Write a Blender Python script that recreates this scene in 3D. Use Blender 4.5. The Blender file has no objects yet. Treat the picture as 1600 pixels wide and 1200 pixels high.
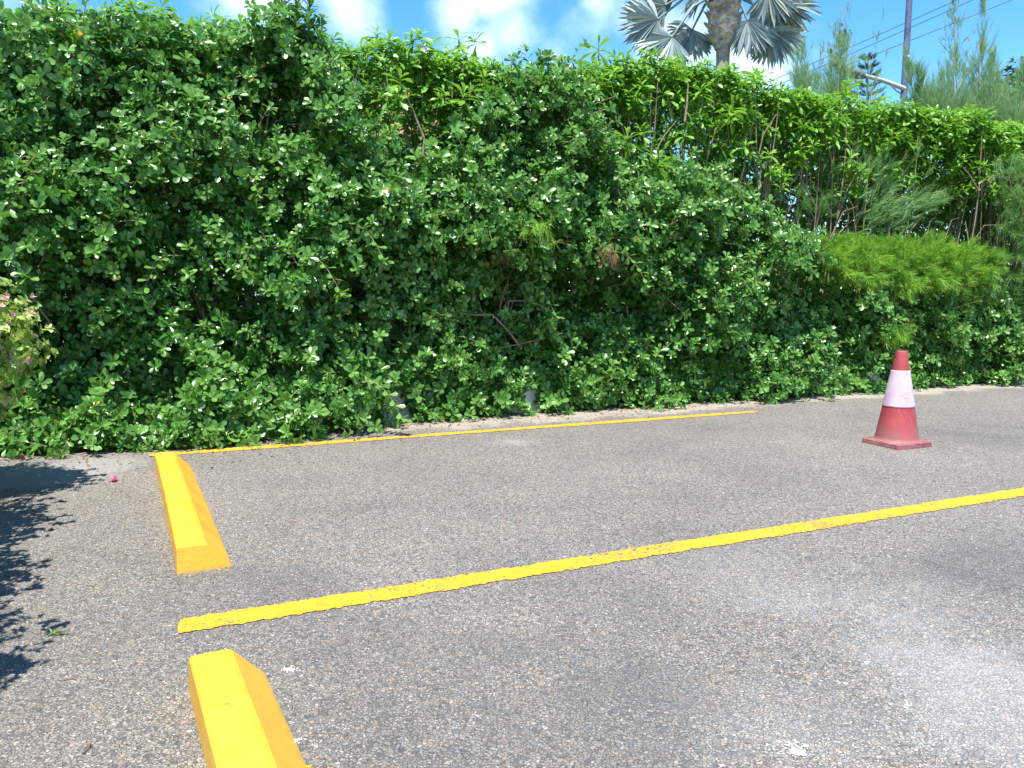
import bpy, math, random
import numpy as np
from mathutils import Vector

C = bpy.context.scene
COL = C.collection
R = math.radians
rng = np.random.default_rng(11)
random.seed(11)

# ------------------------------------------------------------------ camera, light, exposure
EYE = 1.2
PITCH = math.atan(140 / 1200)
cam = bpy.data.cameras.new('camera')
cam.lens = 27.0; cam.sensor_width = 36.0; cam.sensor_fit = 'HORIZONTAL'
cam.clip_start = 0.05; cam.clip_end = 3000
cam_o = bpy.data.objects.new('camera', cam); COL.objects.link(cam_o)
cam_o.location = (0, 0, EYE); cam_o.rotation_euler = (math.pi / 2 - PITCH, 0, 0)
C.camera = cam_o

SUN_EL, SUN_AZ = R(69), math.atan2(-0.985, -0.17)       # azimuth as an angle from +X
sd = Vector((math.cos(SUN_AZ) * math.cos(SUN_EL), math.sin(SUN_AZ) * math.cos(SUN_EL), math.sin(SUN_EL)))
sun = bpy.data.lights.new('sun', 'SUN'); sun.energy = 4.6; sun.angle = R(0.53); sun.color = (1, .955, .89)
sun_o = bpy.data.objects.new('sun', sun); COL.objects.link(sun_o)
sun_o.rotation_euler = (-sd).to_track_quat('-Z', 'Y').to_euler(); sun_o.location = sd * 60

C.view_settings.view_transform = 'Standard'; C.view_settings.look = 'None'
C.view_settings.exposure = 1.25; C.view_settings.gamma = 1.0
C.cycles.max_bounces = 7; C.cycles.diffuse_bounces = 3; C.cycles.glossy_bounces = 2
C.cycles.transmission_bounces = 3; C.cycles.caustics_reflective = False; C.cycles.caustics_refractive = False
C.cycles.use_denoising = True

W = bpy.data.worlds.new('World'); C.world = W; W.use_nodes = True
nt = W.node_tree; nt.nodes.clear()
def N(t, kind, **kw):
    n = t.nodes.new(kind)
    for k, v in kw.items(): setattr(n, k, v)
    return n
def math_node(t, op, a, b=None, c=None, clamp=False):
    n = N(t, 'ShaderNodeMath', operation=op); n.use_clamp = clamp
    for i, v in enumerate((a, b, c)):
        if v is None: continue
        if hasattr(v, 'links') or hasattr(v, 'is_linked'): t.links.new(v, n.inputs[i])
        else: n.inputs[i].default_value = v
    return n.outputs[0]
out = N(nt, 'ShaderNodeOutputWorld'); bg = N(nt, 'ShaderNodeBackground'); bg.inputs['Strength'].default_value = 0.13
sky = N(nt, 'ShaderNodeTexSky', sky_type='NISHITA'); sky.sun_disc = False
sky.sun_elevation = SUN_EL; sky.sun_rotation = math.pi / 2 - SUN_AZ
sky.altitude = 0; sky.air_density = 1.0; sky.dust_density = 0.0; sky.ozone_density = 4.0
hs = N(nt, 'ShaderNodeHueSaturation'); hs.inputs['Saturation'].default_value = 1.30; hs.inputs['Value'].default_value = 1.0
nt.links.new(sky.outputs[0], hs.inputs['Color'])
tc = N(nt, 'ShaderNodeTexCoord')
noi = N(nt, 'ShaderNodeTexNoise'); noi.inputs['Scale'].default_value = 7.0; noi.inputs['Detail'].default_value = 9; noi.inputs['Roughness'].default_value = .55
nt.links.new(tc.outputs['Generated'], noi.inputs['Vector'])
def cray(x, y):
    u = (x - 800) / 1200; v = (600 - y) / 1200
    r = np.array([u, math.cos(PITCH) + v * math.sin(PITCH), -math.sin(PITCH) + v * math.cos(PITCH)])
    return r / np.linalg.norm(r)
mask = None
# cumulus clouds, each a few lobes given as compass direction + angular radius
for az, el, rad, wgt in [(-.015, .360, .075, 1.0), (-.065, .335, .05, .9), (.0, .315, .065, .9), (-.03, .30, .075, .7), (.045, .285, .05, .6),
                         (.105, .345, .04, .5), (.075, .32, .045, .4),
                         (-.255, .37, .075, .95), (-.21, .34, .06, .85), (-.30, .36, .07, .9), (.22, .285, .06, .5), (.28, .27, .07, .5),
                         (-.8, .4, .2, .8), (1.2, .3, .25, .8), (2.3, .5, .3, .9), (-2.2, .45, .35, .9), (3.0, .3, .3, .8)]:
    d = (math.sin(az) * math.cos(el), math.cos(az) * math.cos(el), math.sin(el))
    vd = N(nt, 'ShaderNodeVectorMath', operation='DISTANCE'); nt.links.new(tc.outputs['Generated'], vd.inputs[0]); vd.inputs[1].default_value = d
    m = math_node(nt, 'MULTIPLY_ADD', vd.outputs['Value'], -wgt / rad, wgt)
    mask = m if mask is None else math_node(nt, 'MAXIMUM', mask, m)
mask = math_node(nt, 'MAXIMUM', mask, -.6)
nz = math_node(nt, 'MULTIPLY_ADD', noi.outputs['Fac'], 2.6, -1.28)
mm = math_node(nt, 'ADD', mask, nz)
mr = N(nt, 'ShaderNodeMapRange', interpolation_type='SMOOTHSTEP'); nt.links.new(mm, mr.inputs['Value'])
mr.inputs['From Min'].default_value = -.12; mr.inputs['From Max'].default_value = .95; mr.inputs['To Max'].default_value = .80
mixc = N(nt, 'ShaderNodeMix', data_type='RGBA'); nt.links.new(mr.outputs[0], mixc.inputs['Factor'])
nt.links.new(hs.outputs[0], mixc.inputs['A']); mixc.inputs['B'].default_value = (5.6, 6.3, 6.9, 1)
nt.links.new(mixc.outputs['Result'], bg.inputs['Color']); nt.links.new(bg.outputs[0], out.inputs['Surface'])

# ------------------------------------------------------------------ helpers
def gp(x, y, z=0.0):                 # point of the horizontal plane z seen at this place in the photograph
    r = cray(x, y); t = (z - EYE) / r[2]; return np.array([r[0] * t, r[1] * t, z])
HO = np.array([0, 7.65]); HA = R(23)
HU = np.array([math.cos(HA), math.sin(HA), 0]); HN = np.array([math.sin(HA), -math.cos(HA), 0])
UP = np.array([0, 0, 1.0])
def hp(x, y, n=0.0):                 # (along, height) on the vertical plane n metres in front of the hedge line
    r = cray(x, y); o = HO + HN[:2] * n
    t = (o @ HN[:2]) / (r[:2] @ HN[:2]); p = r * t + np.array([0, 0, EYE])
    return float((p[:2] - o) @ HU[:2]), float(p[2])
def hw(s, z, n):                     # hedge coordinates -> world, arrays
    s, z, n = np.broadcast_arrays(np.asarray(s, float), z, n)
    P = np.zeros(s.shape + (3,)); P[..., :2] = HO
    return P + s[..., None] * HU + n[..., None] * HN + z[..., None] * UP
def at(x, y, Y):                     # point at distance Y along the view axis' ground direction
    r = cray(x, y); r = r / r[1]; return np.array([r[0] * Y, Y, EYE + r[2] * Y])
def nrm(v): return v / np.maximum(np.linalg.norm(v, axis=-1, keepdims=True), 1e-9)

def tag(o, label=None, cat=None, group=None, kind=None):
    if label: o['label'] = label
    if cat: o['category'] = cat
    if group: o['group'] = group
    if kind: o['kind'] = kind
    return o
def empty(name, loc, label, cat, group=None):
    o = bpy.data.objects.new(name, None); COL.objects.link(o); o.location = tuple(loc); o.empty_display_size = .2
    return tag(o, label, cat, group)
def link(name, me, mats, parent=None):
    o = bpy.data.objects.new(name, me); COL.objects.link(o)
    for m in (mats if isinstance(mats, (list, tuple)) else [mats]): me.materials.append(m)
    if parent is not None:
        o.parent = parent
        if parent.type == 'EMPTY' or parent.location.length > 0:
            o.location = -parent.location            # vertices are given in world coordinates
    return o
def mesh(name, V, F, mats, parent=None, attrs=None, smooth=True, mat_idx=None):
    """V (n,3) array, F list of (m,k) index arrays"""
    V = np.asarray(V, np.float32); F = [np.asarray(f, np.int32) for f in (F if isinstance(F, list) else [F])]
    F = [f for f in F if len(f)]
    me = bpy.data.meshes.new(name)
    me.vertices.add(len(V)); me.vertices.foreach_set('co', V.ravel())
    nl = sum(f.size for f in F); npoly = sum(len(f) for f in F)
    me.loops.add(nl); me.loops.foreach_set('vertex_index', np.concatenate([f.ravel() for f in F]))
    me.polygons.add(npoly)
    sizes = np.concatenate([np.full(len(f), f.shape[1], np.int32) for f in F])
    starts = np.concatenate([[0], np.cumsum(sizes)[:-1]]).astype(np.int32)
    me.polygons.foreach_set('loop_start', starts)
    me.polygons.foreach_set('use_smooth', np.full(npoly, smooth, bool))
    if mat_idx is not None: me.polygons.foreach_set('material_index', np.asarray(mat_idx, np.int32))
    for k, a in (attrs or {}).items():
        at_ = me.attributes.new(k, 'FLOAT', 'POINT'); at_.data.foreach_set('value', np.asarray(a, np.float32))
    me.update(calc_edges=True); me.validate()
    return link(name, me, mats, parent)

class Tubes:
    def __init__(s): s.V = []; s.F = []; s.n = 0
    def add(s, pts, rad, sides=5):
        pts = np.asarray(pts, float); k = len(pts); rad = np.broadcast_to(rad, (k,))
        T = nrm(np.gradient(pts, axis=0)); a = np.array([.31, .77, .55]) if abs(T[0] @ np.array([.31, .77, .55])) < .95 else np.array([1., 0, 0])
        U = nrm(np.cross(T, a)); Wv = np.cross(T, U)
        ang = np.linspace(0, 2 * np.pi, sides, endpoint=False)
        ring = pts[:, None] + rad[:, None, None] * (np.cos(ang)[None, :, None] * U[:, None] + np.sin(ang)[None, :, None] * Wv[:, None])
        s.V.append(ring.reshape(-1, 3))
        i = np.arange(k - 1)[:, None] * sides; j = np.arange(sides)[None]; j2 = (j + 1) % sides
        q = np.stack([i + j, i + j2, i + sides + j2, i + sides + j], -1).reshape(-1, 4) + s.n
        s.F.append(q)
        s.n += k * sides
    def build(s, name, mat, parent=None, smooth=True):
        return mesh(name, np.concatenate(s.V), [np.concatenate(s.F)], mat, parent, smooth=smooth)

# leaf generator -------------------------------------------------------------------------------
OBOV = [(0, .10), (.22, .34), (.52, .82), (.80, 1.0), (1.0, .42)]
SPOON = [(0, .14), (.3, .42), (.6, .95), (.82, 1.0), (1.0, .12)]
OVATE = [(0, .2), (.25, .95), (.55, .9), (.82, .5), (1.0, .05)]
def leaves(P, D, Nn, L, Wd, bend, prof, fold=.22, rnd=None, age=None):
    """N leaves: base P, length axis D, upper-side normal Nn, length L, width Wd, downward bend -> V, F, attrs"""
    n = len(P); k = len(prof); D = nrm(D); S = nrm(np.cross(D, Nn)); Nn = np.cross(S, D)
    L = np.broadcast_to(L, (n,)); Wd = np.broadcast_to(Wd, (n,)); bend = np.broadcast_to(bend, (n,))
    V = np.zeros((n, k, 3, 3), np.float32)
    for i, (t, w) in enumerate(prof):
        c = P + D * (L * t * (1 - .25 * np.abs(bend) * t))[:, None] - Nn * (L * bend * t * t)[:, None]
        hwid = (Wd * .5 * w)[:, None]
        V[:, i, 1] = c
        V[:, i, 0] = c - S * hwid + Nn * hwid * fold
        V[:, i, 2] = c + S * hwid + Nn * hwid * fold
    b = (np.arange(n) * k * 3)[:, None, None]
    i = np.arange(k - 1)
    q = np.concatenate([np.stack([i * 3 + c, i * 3 + c + 1, i * 3 + c + 4, i * 3 + c + 3], -1) for c in (0, 1)])
    F = (b + q[None]).reshape(-1, 4)
    rnd = rng.random(n) if rnd is None else rnd
    age = np.zeros(n) if age is None else age
    return V.reshape(-1, 3), F, {'rnd': np.repeat(rnd, k * 3), 'age': np.repeat(age, k * 3)}
def join(parts):
    Vs, Fs, at_ = [], [], {}; o = 0
    for V, F, a in parts:
        Vs.append(V); Fs.append(F + o); o += len(V)
        for q, v in a.items(): at_.setdefault(q, []).append(v)
    return np.concatenate(Vs), [np.concatenate(Fs)], {q: np.concatenate(v) for q, v in at_.items()}
def frame(A):
    a = np.where(np.abs(A[:, 2:3]) < .9, np.array([[0, 0, 1.]]), np.array([[1., 0, 0]]))
    U = nrm(np.cross(A, a)); return U, np.cross(A, U)
def rosettes(P, A, k, L, Wd, t0, t1, bend, prof, shoot=None, grav=0.0, lsc=None, agev=None):
    """whorls of k leaves at P about axis A; the inner leaves stand up, the outer spread"""
    m = len(P); A = nrm(A); U, Vv = frame(A)
    j = np.arange(k)[None]; ph = j * 2.39996 + rng.random((m, 1)) * 6.28 + rng.normal(0, .22, (m, k))
    f = (j + .5) / k
    th = t0 + (t1 - t0) * f ** .8 + rng.normal(0, .14, (m, k))
    rad = np.cos(ph)[..., None] * U[:, None] + np.sin(ph)[..., None] * Vv[:, None]
    D = np.cos(th)[..., None] * A[:, None] + np.sin(th)[..., None] * rad
    Nn = np.sin(th)[..., None] * A[:, None] - np.cos(th)[..., None] * rad
    Nn = Nn + rng.normal(0, .22, Nn.shape)
    D[..., 2] -= grav * f
    sc = (.55 + .45 * np.minimum(1, f * 1.8)) * rng.uniform(.82, 1.15, (m, k))
    if lsc is not None: sc = sc * lsc[:, None]
    base = P[:, None] - A[:, None] * (f * L * .35)[..., None]
    r0 = rng.random((m, 1)); rnd = np.clip(r0 * .6 + .4 * rng.random((m, k)), 0, 1)
    age = np.clip(1 - f * 1.15, 0, 1) * (rng.random((m, 1)) < .7)
    if agev is not None: age = np.maximum(age, agev[:, None] * rng.uniform(.5, 1, (m, k)))
    return leaves(base.reshape(-1, 3), D.reshape(-1, 3), Nn.reshape(-1, 3), (L * sc).ravel(), (Wd * sc * rng.uniform(.88, 1.12, (m, k))).ravel(),
                  np.broadcast_to(bend, (m, k)).ravel() + rng.normal(0, .06, m * k), prof, rnd=rnd.ravel(), age=age.ravel())
class Noise:                         # smooth sum-of-waves noise
    def __init__(s, lo, hi, n=14, dim=2):
        s.k = rng.normal(0, 1, (n, dim)); s.k = nrm(s.k) * (2 * np.pi / np.exp(rng.uniform(math.log(lo), math.log(hi), n)))[:, None]
        s.p = rng.random(n) * 6.28; s.a = 1 / math.sqrt(n / 2)
    def __call__(s, *x): return s.a * np.sin(np.stack(np.broadcast_arrays(*x), -1) @ s.k.T + s.p).sum(-1)

# ------------------------------------------------------------------ materials
def new_mat(name):
    m = bpy.data.materials.new(name); m.use_nodes = True; t = m.node_tree; t.nodes.clear()
    o = N(t, 'ShaderNodeOutputMaterial'); p = N(t, 'ShaderNodeBsdfPrincipled'); t.links.new(p.outputs[0], o.inputs['Surface'])
    return m, t, p, o
def ramp(t, stops, fac, interp='LINEAR'):
    r = N(t, 'ShaderNodeValToRGB'); r.color_ramp.interpolation = interp
    e = r.color_ramp.elements
    while len(e) < len(stops): e.new(.5)
    for el, (pos, c) in zip(e, stops): el.position = pos; el.color = tuple(c) + (1,)
    if fac is not None: t.links.new(fac, r.inputs['Fac'])
    return r.outputs['Color']
def mixc_node(t, fac, a, b, mode='MIX'):
    m = N(t, 'ShaderNodeMix', data_type='RGBA', blend_type=mode); m.clamp_factor = True
    for s, v in (('Factor', fac), ('A', a), ('B', b)):
        if hasattr(v, 'is_linked'): t.links.new(v, m.inputs[s])
        elif isinstance(v, tuple): m.inputs[s].default_value = v + (1,) if len(v) == 3 else v
        else: m.inputs[s].default_value = v
    return m.outputs['Result']
def noise(t, scale, detail=4, rough=.55, vec=None, dist=0):
    n = N(t, 'ShaderNodeTexNoise'); n.inputs['Scale'].default_value = scale; n.inputs['Detail'].default_value = detail
    n.inputs['Roughness'].default_value = rough; n.inputs['Distortion'].default_value = dist
    if vec is not None: t.links.new(vec, n.inputs['Vector'])
    return n.outputs['Fac']
def maprange(t, v, a, b, c=0., d=1., smooth=True):
    n = N(t, 'ShaderNodeMapRange'); n.interpolation_type = 'SMOOTHSTEP' if smooth else 'LINEAR'
    t.links.new(v, n.inputs['Value'])
    for q, x in zip(('From Min', 'From Max', 'To Min', 'To Max'), (a, b, c, d)): n.inputs[q].default_value = x
    return n.outputs[0]
def leaf_mat(name, stops, young, rough=.32, trans=.3, tcol=(.16, .34, .03), spec=.5, young_amt=1.0):
    m, t, p, o = new_mat(name)
    a = N(t, 'ShaderNodeAttribute', attribute_name='rnd'); g = N(t, 'ShaderNodeAttribute', attribute_name='age')
    c = ramp(t, stops, a.outputs['Fac'])
    c = mixc_node(t, math_node(t, 'MULTIPLY', g.outputs['Fac'], young_amt), c, young)
    t.links.new(c, p.inputs['Base Color'])
    p.inputs['Roughness'].default_value = rough; p.inputs['Specular IOR Level'].default_value = spec
    tb = N(t, 'ShaderNodeBsdfTranslucent')
    tc_ = mixc_node(t, 1.0, c, tcol, 'MULTIPLY') if False else mixc_node(t, .55, c, tcol)
    t.links.new(tc_, tb.inputs['Color'])
    mx = N(t, 'ShaderNodeMixShader'); mx.inputs[0].default_value = trans
    t.links.new(p.outputs[0], mx.inputs[1]); t.links.new(tb.outputs[0], mx.inputs[2]); t.links.new(mx.outputs[0], o.inputs['Surface'])
    return m
def simple_mat(name, col, rough=.8, var=.25, scale=12, bump=0., spec=.3, col2=None):
    m, t, p, o = new_mat(name)
    co = N(t, 'ShaderNodeTexCoord').outputs['Object']
    n1 = noise(t, scale, 6, .6, co)
    a = tuple(x * (1 - var) for x in col); b = col2 or tuple(min(1, x * (1 + var)) for x in col)
    t.links.new(mixc_node(t, maprange(t, n1, .3, .7), a, b), p.inputs['Base Color'])
    p.inputs['Roughness'].default_value = rough; p.inputs['Specular IOR Level'].default_value = spec
    if bump:
        bp = N(t, 'ShaderNodeBump'); bp.inputs['Strength'].default_value = bump; bp.inputs['Distance'].default_value = .01
        t.links.new(noise(t, scale * 4, 5, .6, co), bp.inputs['Height']); t.links.new(bp.outputs[0], p.inputs['Normal'])
    return m
M = {}
YEL = (.80, .36, .02)
M['glossy'] = leaf_mat('glossy_leaf', [(0, (.032, .118, .018)), (.4, (.056, .184, .025)), (.8, (.094, .25, .034)), (.97, (.125, .29, .040)), (1, YEL)],
                       (.22, .41, .09), rough=.31, trans=.35, young_amt=.85)
M['whorl'] = leaf_mat('whorl_leaf', [(0, (.055, .17, .014)), (.5, (.10, .265, .018)), (.985, (.16, .35, .026)), (1, YEL)], (.26, .47, .05), rough=.4, trans=.38, tcol=(.2, .45, .03))
M['needle'] = leaf_mat('needle_leaf', [(0, (.085, .23, .022)), (.5, (.17, .38, .028)), (1, (.29, .51, .05))], (.36, .56, .06), rough=.5, trans=.3, tcol=(.3, .45, .04))
M['needle_dark'] = leaf_mat('needle_green', [(0, (.06, .16, .04)), (.5, (.10, .24, .055)), (1, (.17, .32, .07))], (.26, .38, .09), rough=.5, trans=.35, tcol=(.2, .4, .06))
M['needle_pale'] = leaf_mat('pale_needle', [(0, (.16, .30, .13)), (.5, (.25, .42, .19)), (1, (.38, .52, .27))], (.40, .42, .26), rough=.5, trans=.4, tcol=(.3, .5, .16))
M['bract'] = leaf_mat('variegated_leaf', [(0, (.11, .26, .03)), (.4, (.24, .43, .05)), (.7, (.40, .54, .09)), (1, (.56, .58, .20))], (.44, .48, .2), rough=.45, trans=.35, tcol=(.34, .46, .06))
M['pink'] = leaf_mat('pink_bract', [(0, (.55, .22, .22)), (.5, (.68, .42, .36)), (1, (.45, .12, .08))], (.7, .5, .45), rough=.55, trans=.35, tcol=(.6, .3, .3))
M['silver'] = leaf_mat('silver_frond', [(0, (.16, .22, .22)), (.5, (.25, .32, .315)), (1, (.38, .44, .41))], (.42, .42, .29), rough=.42, trans=.12, tcol=(.3, .4, .3))
M['pine'] = leaf_mat('pine_needle', [(0, (.03, .10, .05)), (1, (.08, .19, .10))], (.12, .24, .1), rough=.5, trans=.2)
M['frond'] = leaf_mat('palm_leaflet', [(0, (.07, .16, .05)), (1, (.18, .30, .10))], (.3, .35, .1), rough=.4, trans=.3)
M['dark_leaf'] = leaf_mat('dark_leaf', [(0, (.015, .05, .02)), (1, (.04, .10, .03))], (.08, .15, .04), rough=.4, trans=.2)
M['white_petal'] = leaf_mat('white_petal', [(0, (.7, .7, .66)), (1, (.8, .8, .76))], (.8, .8, .7), rough=.6, trans=.3, tcol=(.8, .8, .7))
M['litter'] = leaf_mat('dry_leaf', [(0, (.10, .05, .02)), (.5, (.22, .12, .06)), (.85, (.35, .22, .10)), (1, (.45, .16, .12))], (.3, .2, .1), rough=.8, trans=.1, tcol=(.3, .2, .1))
M['petal'] = leaf_mat('pink_petal', [(0, (.62, .05, .20)), (1, (.75, .10, .30))], (.7, .1, .3), rough=.6, trans=.3, tcol=(.7, .1, .3))
M['dead'] = leaf_mat('dead_needles', [(0, (.16, .09, .04)), (1, (.32, .20, .10))], (.3, .2, .1), rough=.8, trans=.15, tcol=(.3, .2, .1))
M['bark'] = simple_mat('bark', (.20, .14, .09), .9, .4, 14, .5)
M['twig'] = simple_mat('pale_twig', (.30, .22, .15), .85, .3, 20, .3)
M['stem'] = simple_mat('grey_stem', (.25, .19, .13), .85, .3, 20, .3)
M['dark_bark'] = simple_mat('dark_bark', (.09, .065, .045), .9, .4, 10, .5)
M['palm_bark'] = simple_mat('palm_bark', (.30, .25, .20), .9, .35, 5, .6)
M['boot'] = simple_mat('frond_base', (.30, .26, .22), .85, .45, 4, .5, col2=(.56, .50, .43))
M['wall'] = simple_mat('whitewash', (.62, .63, .62), .85, .12, 6, .3)
M['pole'] = simple_mat('painted_pole', (.10, .115, .20), .6, .3, 3, .2)
M['steel'] = simple_mat('galvanised_steel', (.42, .42, .42), .5, .2, 5)
M['lamp'] = simple_mat('lamp_housing', (.13, .13, .14), .55, .2, 5)
M['wire'] = simple_mat('cable', (.09, .13, .22), .7, .1, 1)
M['render'] = simple_mat('house_render', (.55, .66, .72), .9, .08, 3)
M['trim'] = simple_mat('white_trim', (.78, .78, .76), .7, .06, 3)
M['glass'] = simple_mat('dark_glass', (.03, .04, .05), .1, .1, 2, spec=.8)
M['soil'] = simple_mat('soil', (.075, .055, .038), .95, .35, 5, .5)
M['grass'] = simple_mat('grass', (.07, .12, .03), .95, .35, 3, .5)
M['chalk'] = simple_mat('white_paint', (.72, .74, .76), .8, .15, 40, .4)

def asphalt_mat():
    m, t, p, o = new_mat('worn_asphalt')
    co = N(t, 'ShaderNodeTexCoord').outputs['Object']
    wob = N(t, 'ShaderNodeTexNoise'); wob.inputs['Scale'].default_value = 55; wob.inputs['Detail'].default_value = 3; t.links.new(co, wob.inputs['Vector'])
    add = N(t, 'ShaderNodeVectorMath', operation='MULTIPLY_ADD'); t.links.new(wob.outputs['Color'], add.inputs[0]); add.inputs[1].default_value = (.014, .014, .014); t.links.new(co, add.inputs[2])
    def vor(scale, feature='F1', rnd=1.0):
        v = N(t, 'ShaderNodeTexVoronoi', feature=feature); v.inputs['Scale'].default_value = scale; v.inputs['Randomness'].default_value = rnd
        t.links.new(add.outputs[0], v.inputs['Vector']); return v
    v1 = vor(88); v1e = vor(88, 'DISTANCE_TO_EDGE'); v2 = vor(210); v3 = vor(38)
    sep = N(t, 'ShaderNodeSeparateColor'); t.links.new(v1.outputs['Color'], sep.inputs[0])
    sep2 = N(t, 'ShaderNodeSeparateColor'); t.links.new(v2.outputs['Color'], sep2.inputs[0])
    sep3 = N(t, 'ShaderNodeSeparateColor'); t.links.new(v3.outputs['Color'], sep3.inputs[0])
    stone = ramp(t, [(0, (.085, .086, .09)), (.2, (.145, .143, .138)), (.42, (.195, .188, .172)), (.6, (.245, .218, .188)), (.72, (.175, .188, .20)), (.86, (.275, .258, .23)), (.95, (.30, .225, .18)), (1, (.42, .40, .37))], sep.outputs[0])
    small = ramp(t, [(0, (.075, .075, .074)), (.35, (.155, .152, .143)), (.7, (.24, .225, .205)), (.9, (.34, .32, .29)), (1, (.50, .49, .47))], sep2.outputs[0])
    c = mixc_node(t, maprange(t, sep.outputs[1], .45, .55), small, stone)
    bigm = math_node(t, 'MULTIPLY', maprange(t, sep3.outputs[1], .86, .88), maprange(t, v3.outputs['Distance'], .45, .38))
    big = ramp(t, [(0, (.09, .10, .12)), (.4, (.20, .21, .22)), (.7, (.33, .24, .18)), (1, (.26, .24, .21))], sep3.outputs[0])
    c = mixc_node(t, bigm, c, big)
    edge = maprange(t, v1e.outputs['Distance'], .0, .10)
    c = mixc_node(t, edge, mixc_node(t, 1.0, c, (.52, .50, .48), 'MULTIPLY'), c)
    # wear: pale polished areas, darker oily ones, sandy edge by the hedge
    la = noise(t, .55, 5, .6, co, .4); lb = noise(t, 1.7, 6, .65, co); lc = noise(t, 16, 4, .7, co)
    k = math_node(t, 'ADD', math_node(t, 'MULTIPLY', la, .65), math_node(t, 'MULTIPLY', lb, .35))
    tone = ramp(t, [(.28, (.66, .65, .64)), (.45, (.93, .915, .885)), (.58, (1.06, 1.035, .985)), (.75, (1.30, 1.27, 1.22))], k)
    c = mixc_node(t, 1.0, c, tone, 'MULTIPLY')
    def spot(xy, r, soft, stretch=1.0):
        v = N(t, 'ShaderNodeVectorMath', operation='DISTANCE'); mp = N(t, 'ShaderNodeMapping'); mp.inputs['Scale'].default_value = (1, stretch, 0)
        t.links.new(co, mp.inputs['Vector']); t.links.new(mp.outputs[0], v.inputs[0]); v.inputs[1].default_value = (xy[0], xy[1] * stretch, 0)
        q = math_node(t, 'ADD', v.outputs['Value'], math_node(t, 'MULTIPLY_ADD', lb, 2.2 * soft, -1.1 * soft))
        q = math_node(t, 'ADD', q, math_node(t, 'MULTIPLY_ADD', lc, .8 * soft, -.4 * soft))
        return maprange(t, q, r + soft * .5, r - soft * .5)
    # limy bloom towards the right-hand foreground, then smaller oil marks in the bay
    for px, py, r, soft, amt in [(1400, 960, .26, .7, .22), (1570, 1090, .30, .7, .26), (1250, 1140, .18, .5, .22), (1180, 900, .3, .6, .10), (800, 690, .12, .3, .30), (110, 735, .4, .4, .3)]:
        c = mixc_node(t, math_node(t, 'MULTIPLY', spot(gp(px, py), r, soft), amt), c, (.46, .455, .44))
    for px, py, r, soft, amt in [(1590, 880, .35, .5, .40), (930, 905, .26, .6, .22), (480, 905, .2, .45, .26), (980, 1080, .2, .5, .22), (600, 1040, .3, .5, .12), (1290, 1120, .12, .25, .24), (270, 880, .25, .3, .18)]:
        c = mixc_node(t, math_node(t, 'MULTIPLY', spot(gp(px, py), r, soft), amt), c, (.075, .074, .075))
    for px, py, r, soft, amt in [(650, 1080, .5, .9, .20), (1000, 1010, .4, .9, .16), (300, 960, .3, .7, .16), (880, 1180, .4, .8, .25), (60, 1130, .3, .7, .2)]:  # broad darker tone across the near ground
        c = mixc_node(t, math_node(t, 'MULTIPLY', spot(gp(px, py), r, soft), amt), c, (.095, .093, .09))
    dt = N(t, 'ShaderNodeVectorMath', operation='DOT_PRODUCT'); t.links.new(co, dt.inputs[0]); dt.inputs[1].default_value = tuple(HN)
    dn = math_node(t, 'SUBTRACT', dt.outputs['Value'], float(np.append(HO, 0) @ HN))   # metres in front of the hedge line
    dn = math_node(t, 'ADD', dn, math_node(t, 'MULTIPLY_ADD', lb, 1.1, -.55))
    dn = math_node(t, 'ADD', dn, math_node(t, 'MULTIPLY_ADD', lc, .5, -.25))
    sand = ramp(t, [(.3, (.27, .235, .19)), (.7, (.46, .42, .36))], noise(t, 60, 5, .7, co))
    c = mixc_node(t, maprange(t, dn, .62, .35, 0, .85), c, sand)
    c = mixc_node(t, 1.0, c, (.99, .972, .94), 'MULTIPLY')
    t.links.new(c, p.inputs['Base Color'])
    t.links.new(maprange(t, sep.outputs[2], 0, 1, .55, .9), p.inputs['Roughness']); p.inputs['Specular IOR Level'].default_value = .35
    h = math_node(t, 'ADD', math_node(t, 'MULTIPLY', edge, math_node(t, 'ADD', sep.outputs[0], .4)), math_node(t, 'MULTIPLY', sep2.outputs[1], .35))
    bp = N(t, 'ShaderNodeBump'); bp.inputs['Strength'].default_value = .75; bp.inputs['Distance'].default_value = .004
    t.links.new(h, bp.inputs['Height']); t.links.new(bp.outputs[0], p.inputs['Normal'])
    return m
M['asphalt'] = asphalt_mat()
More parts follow.
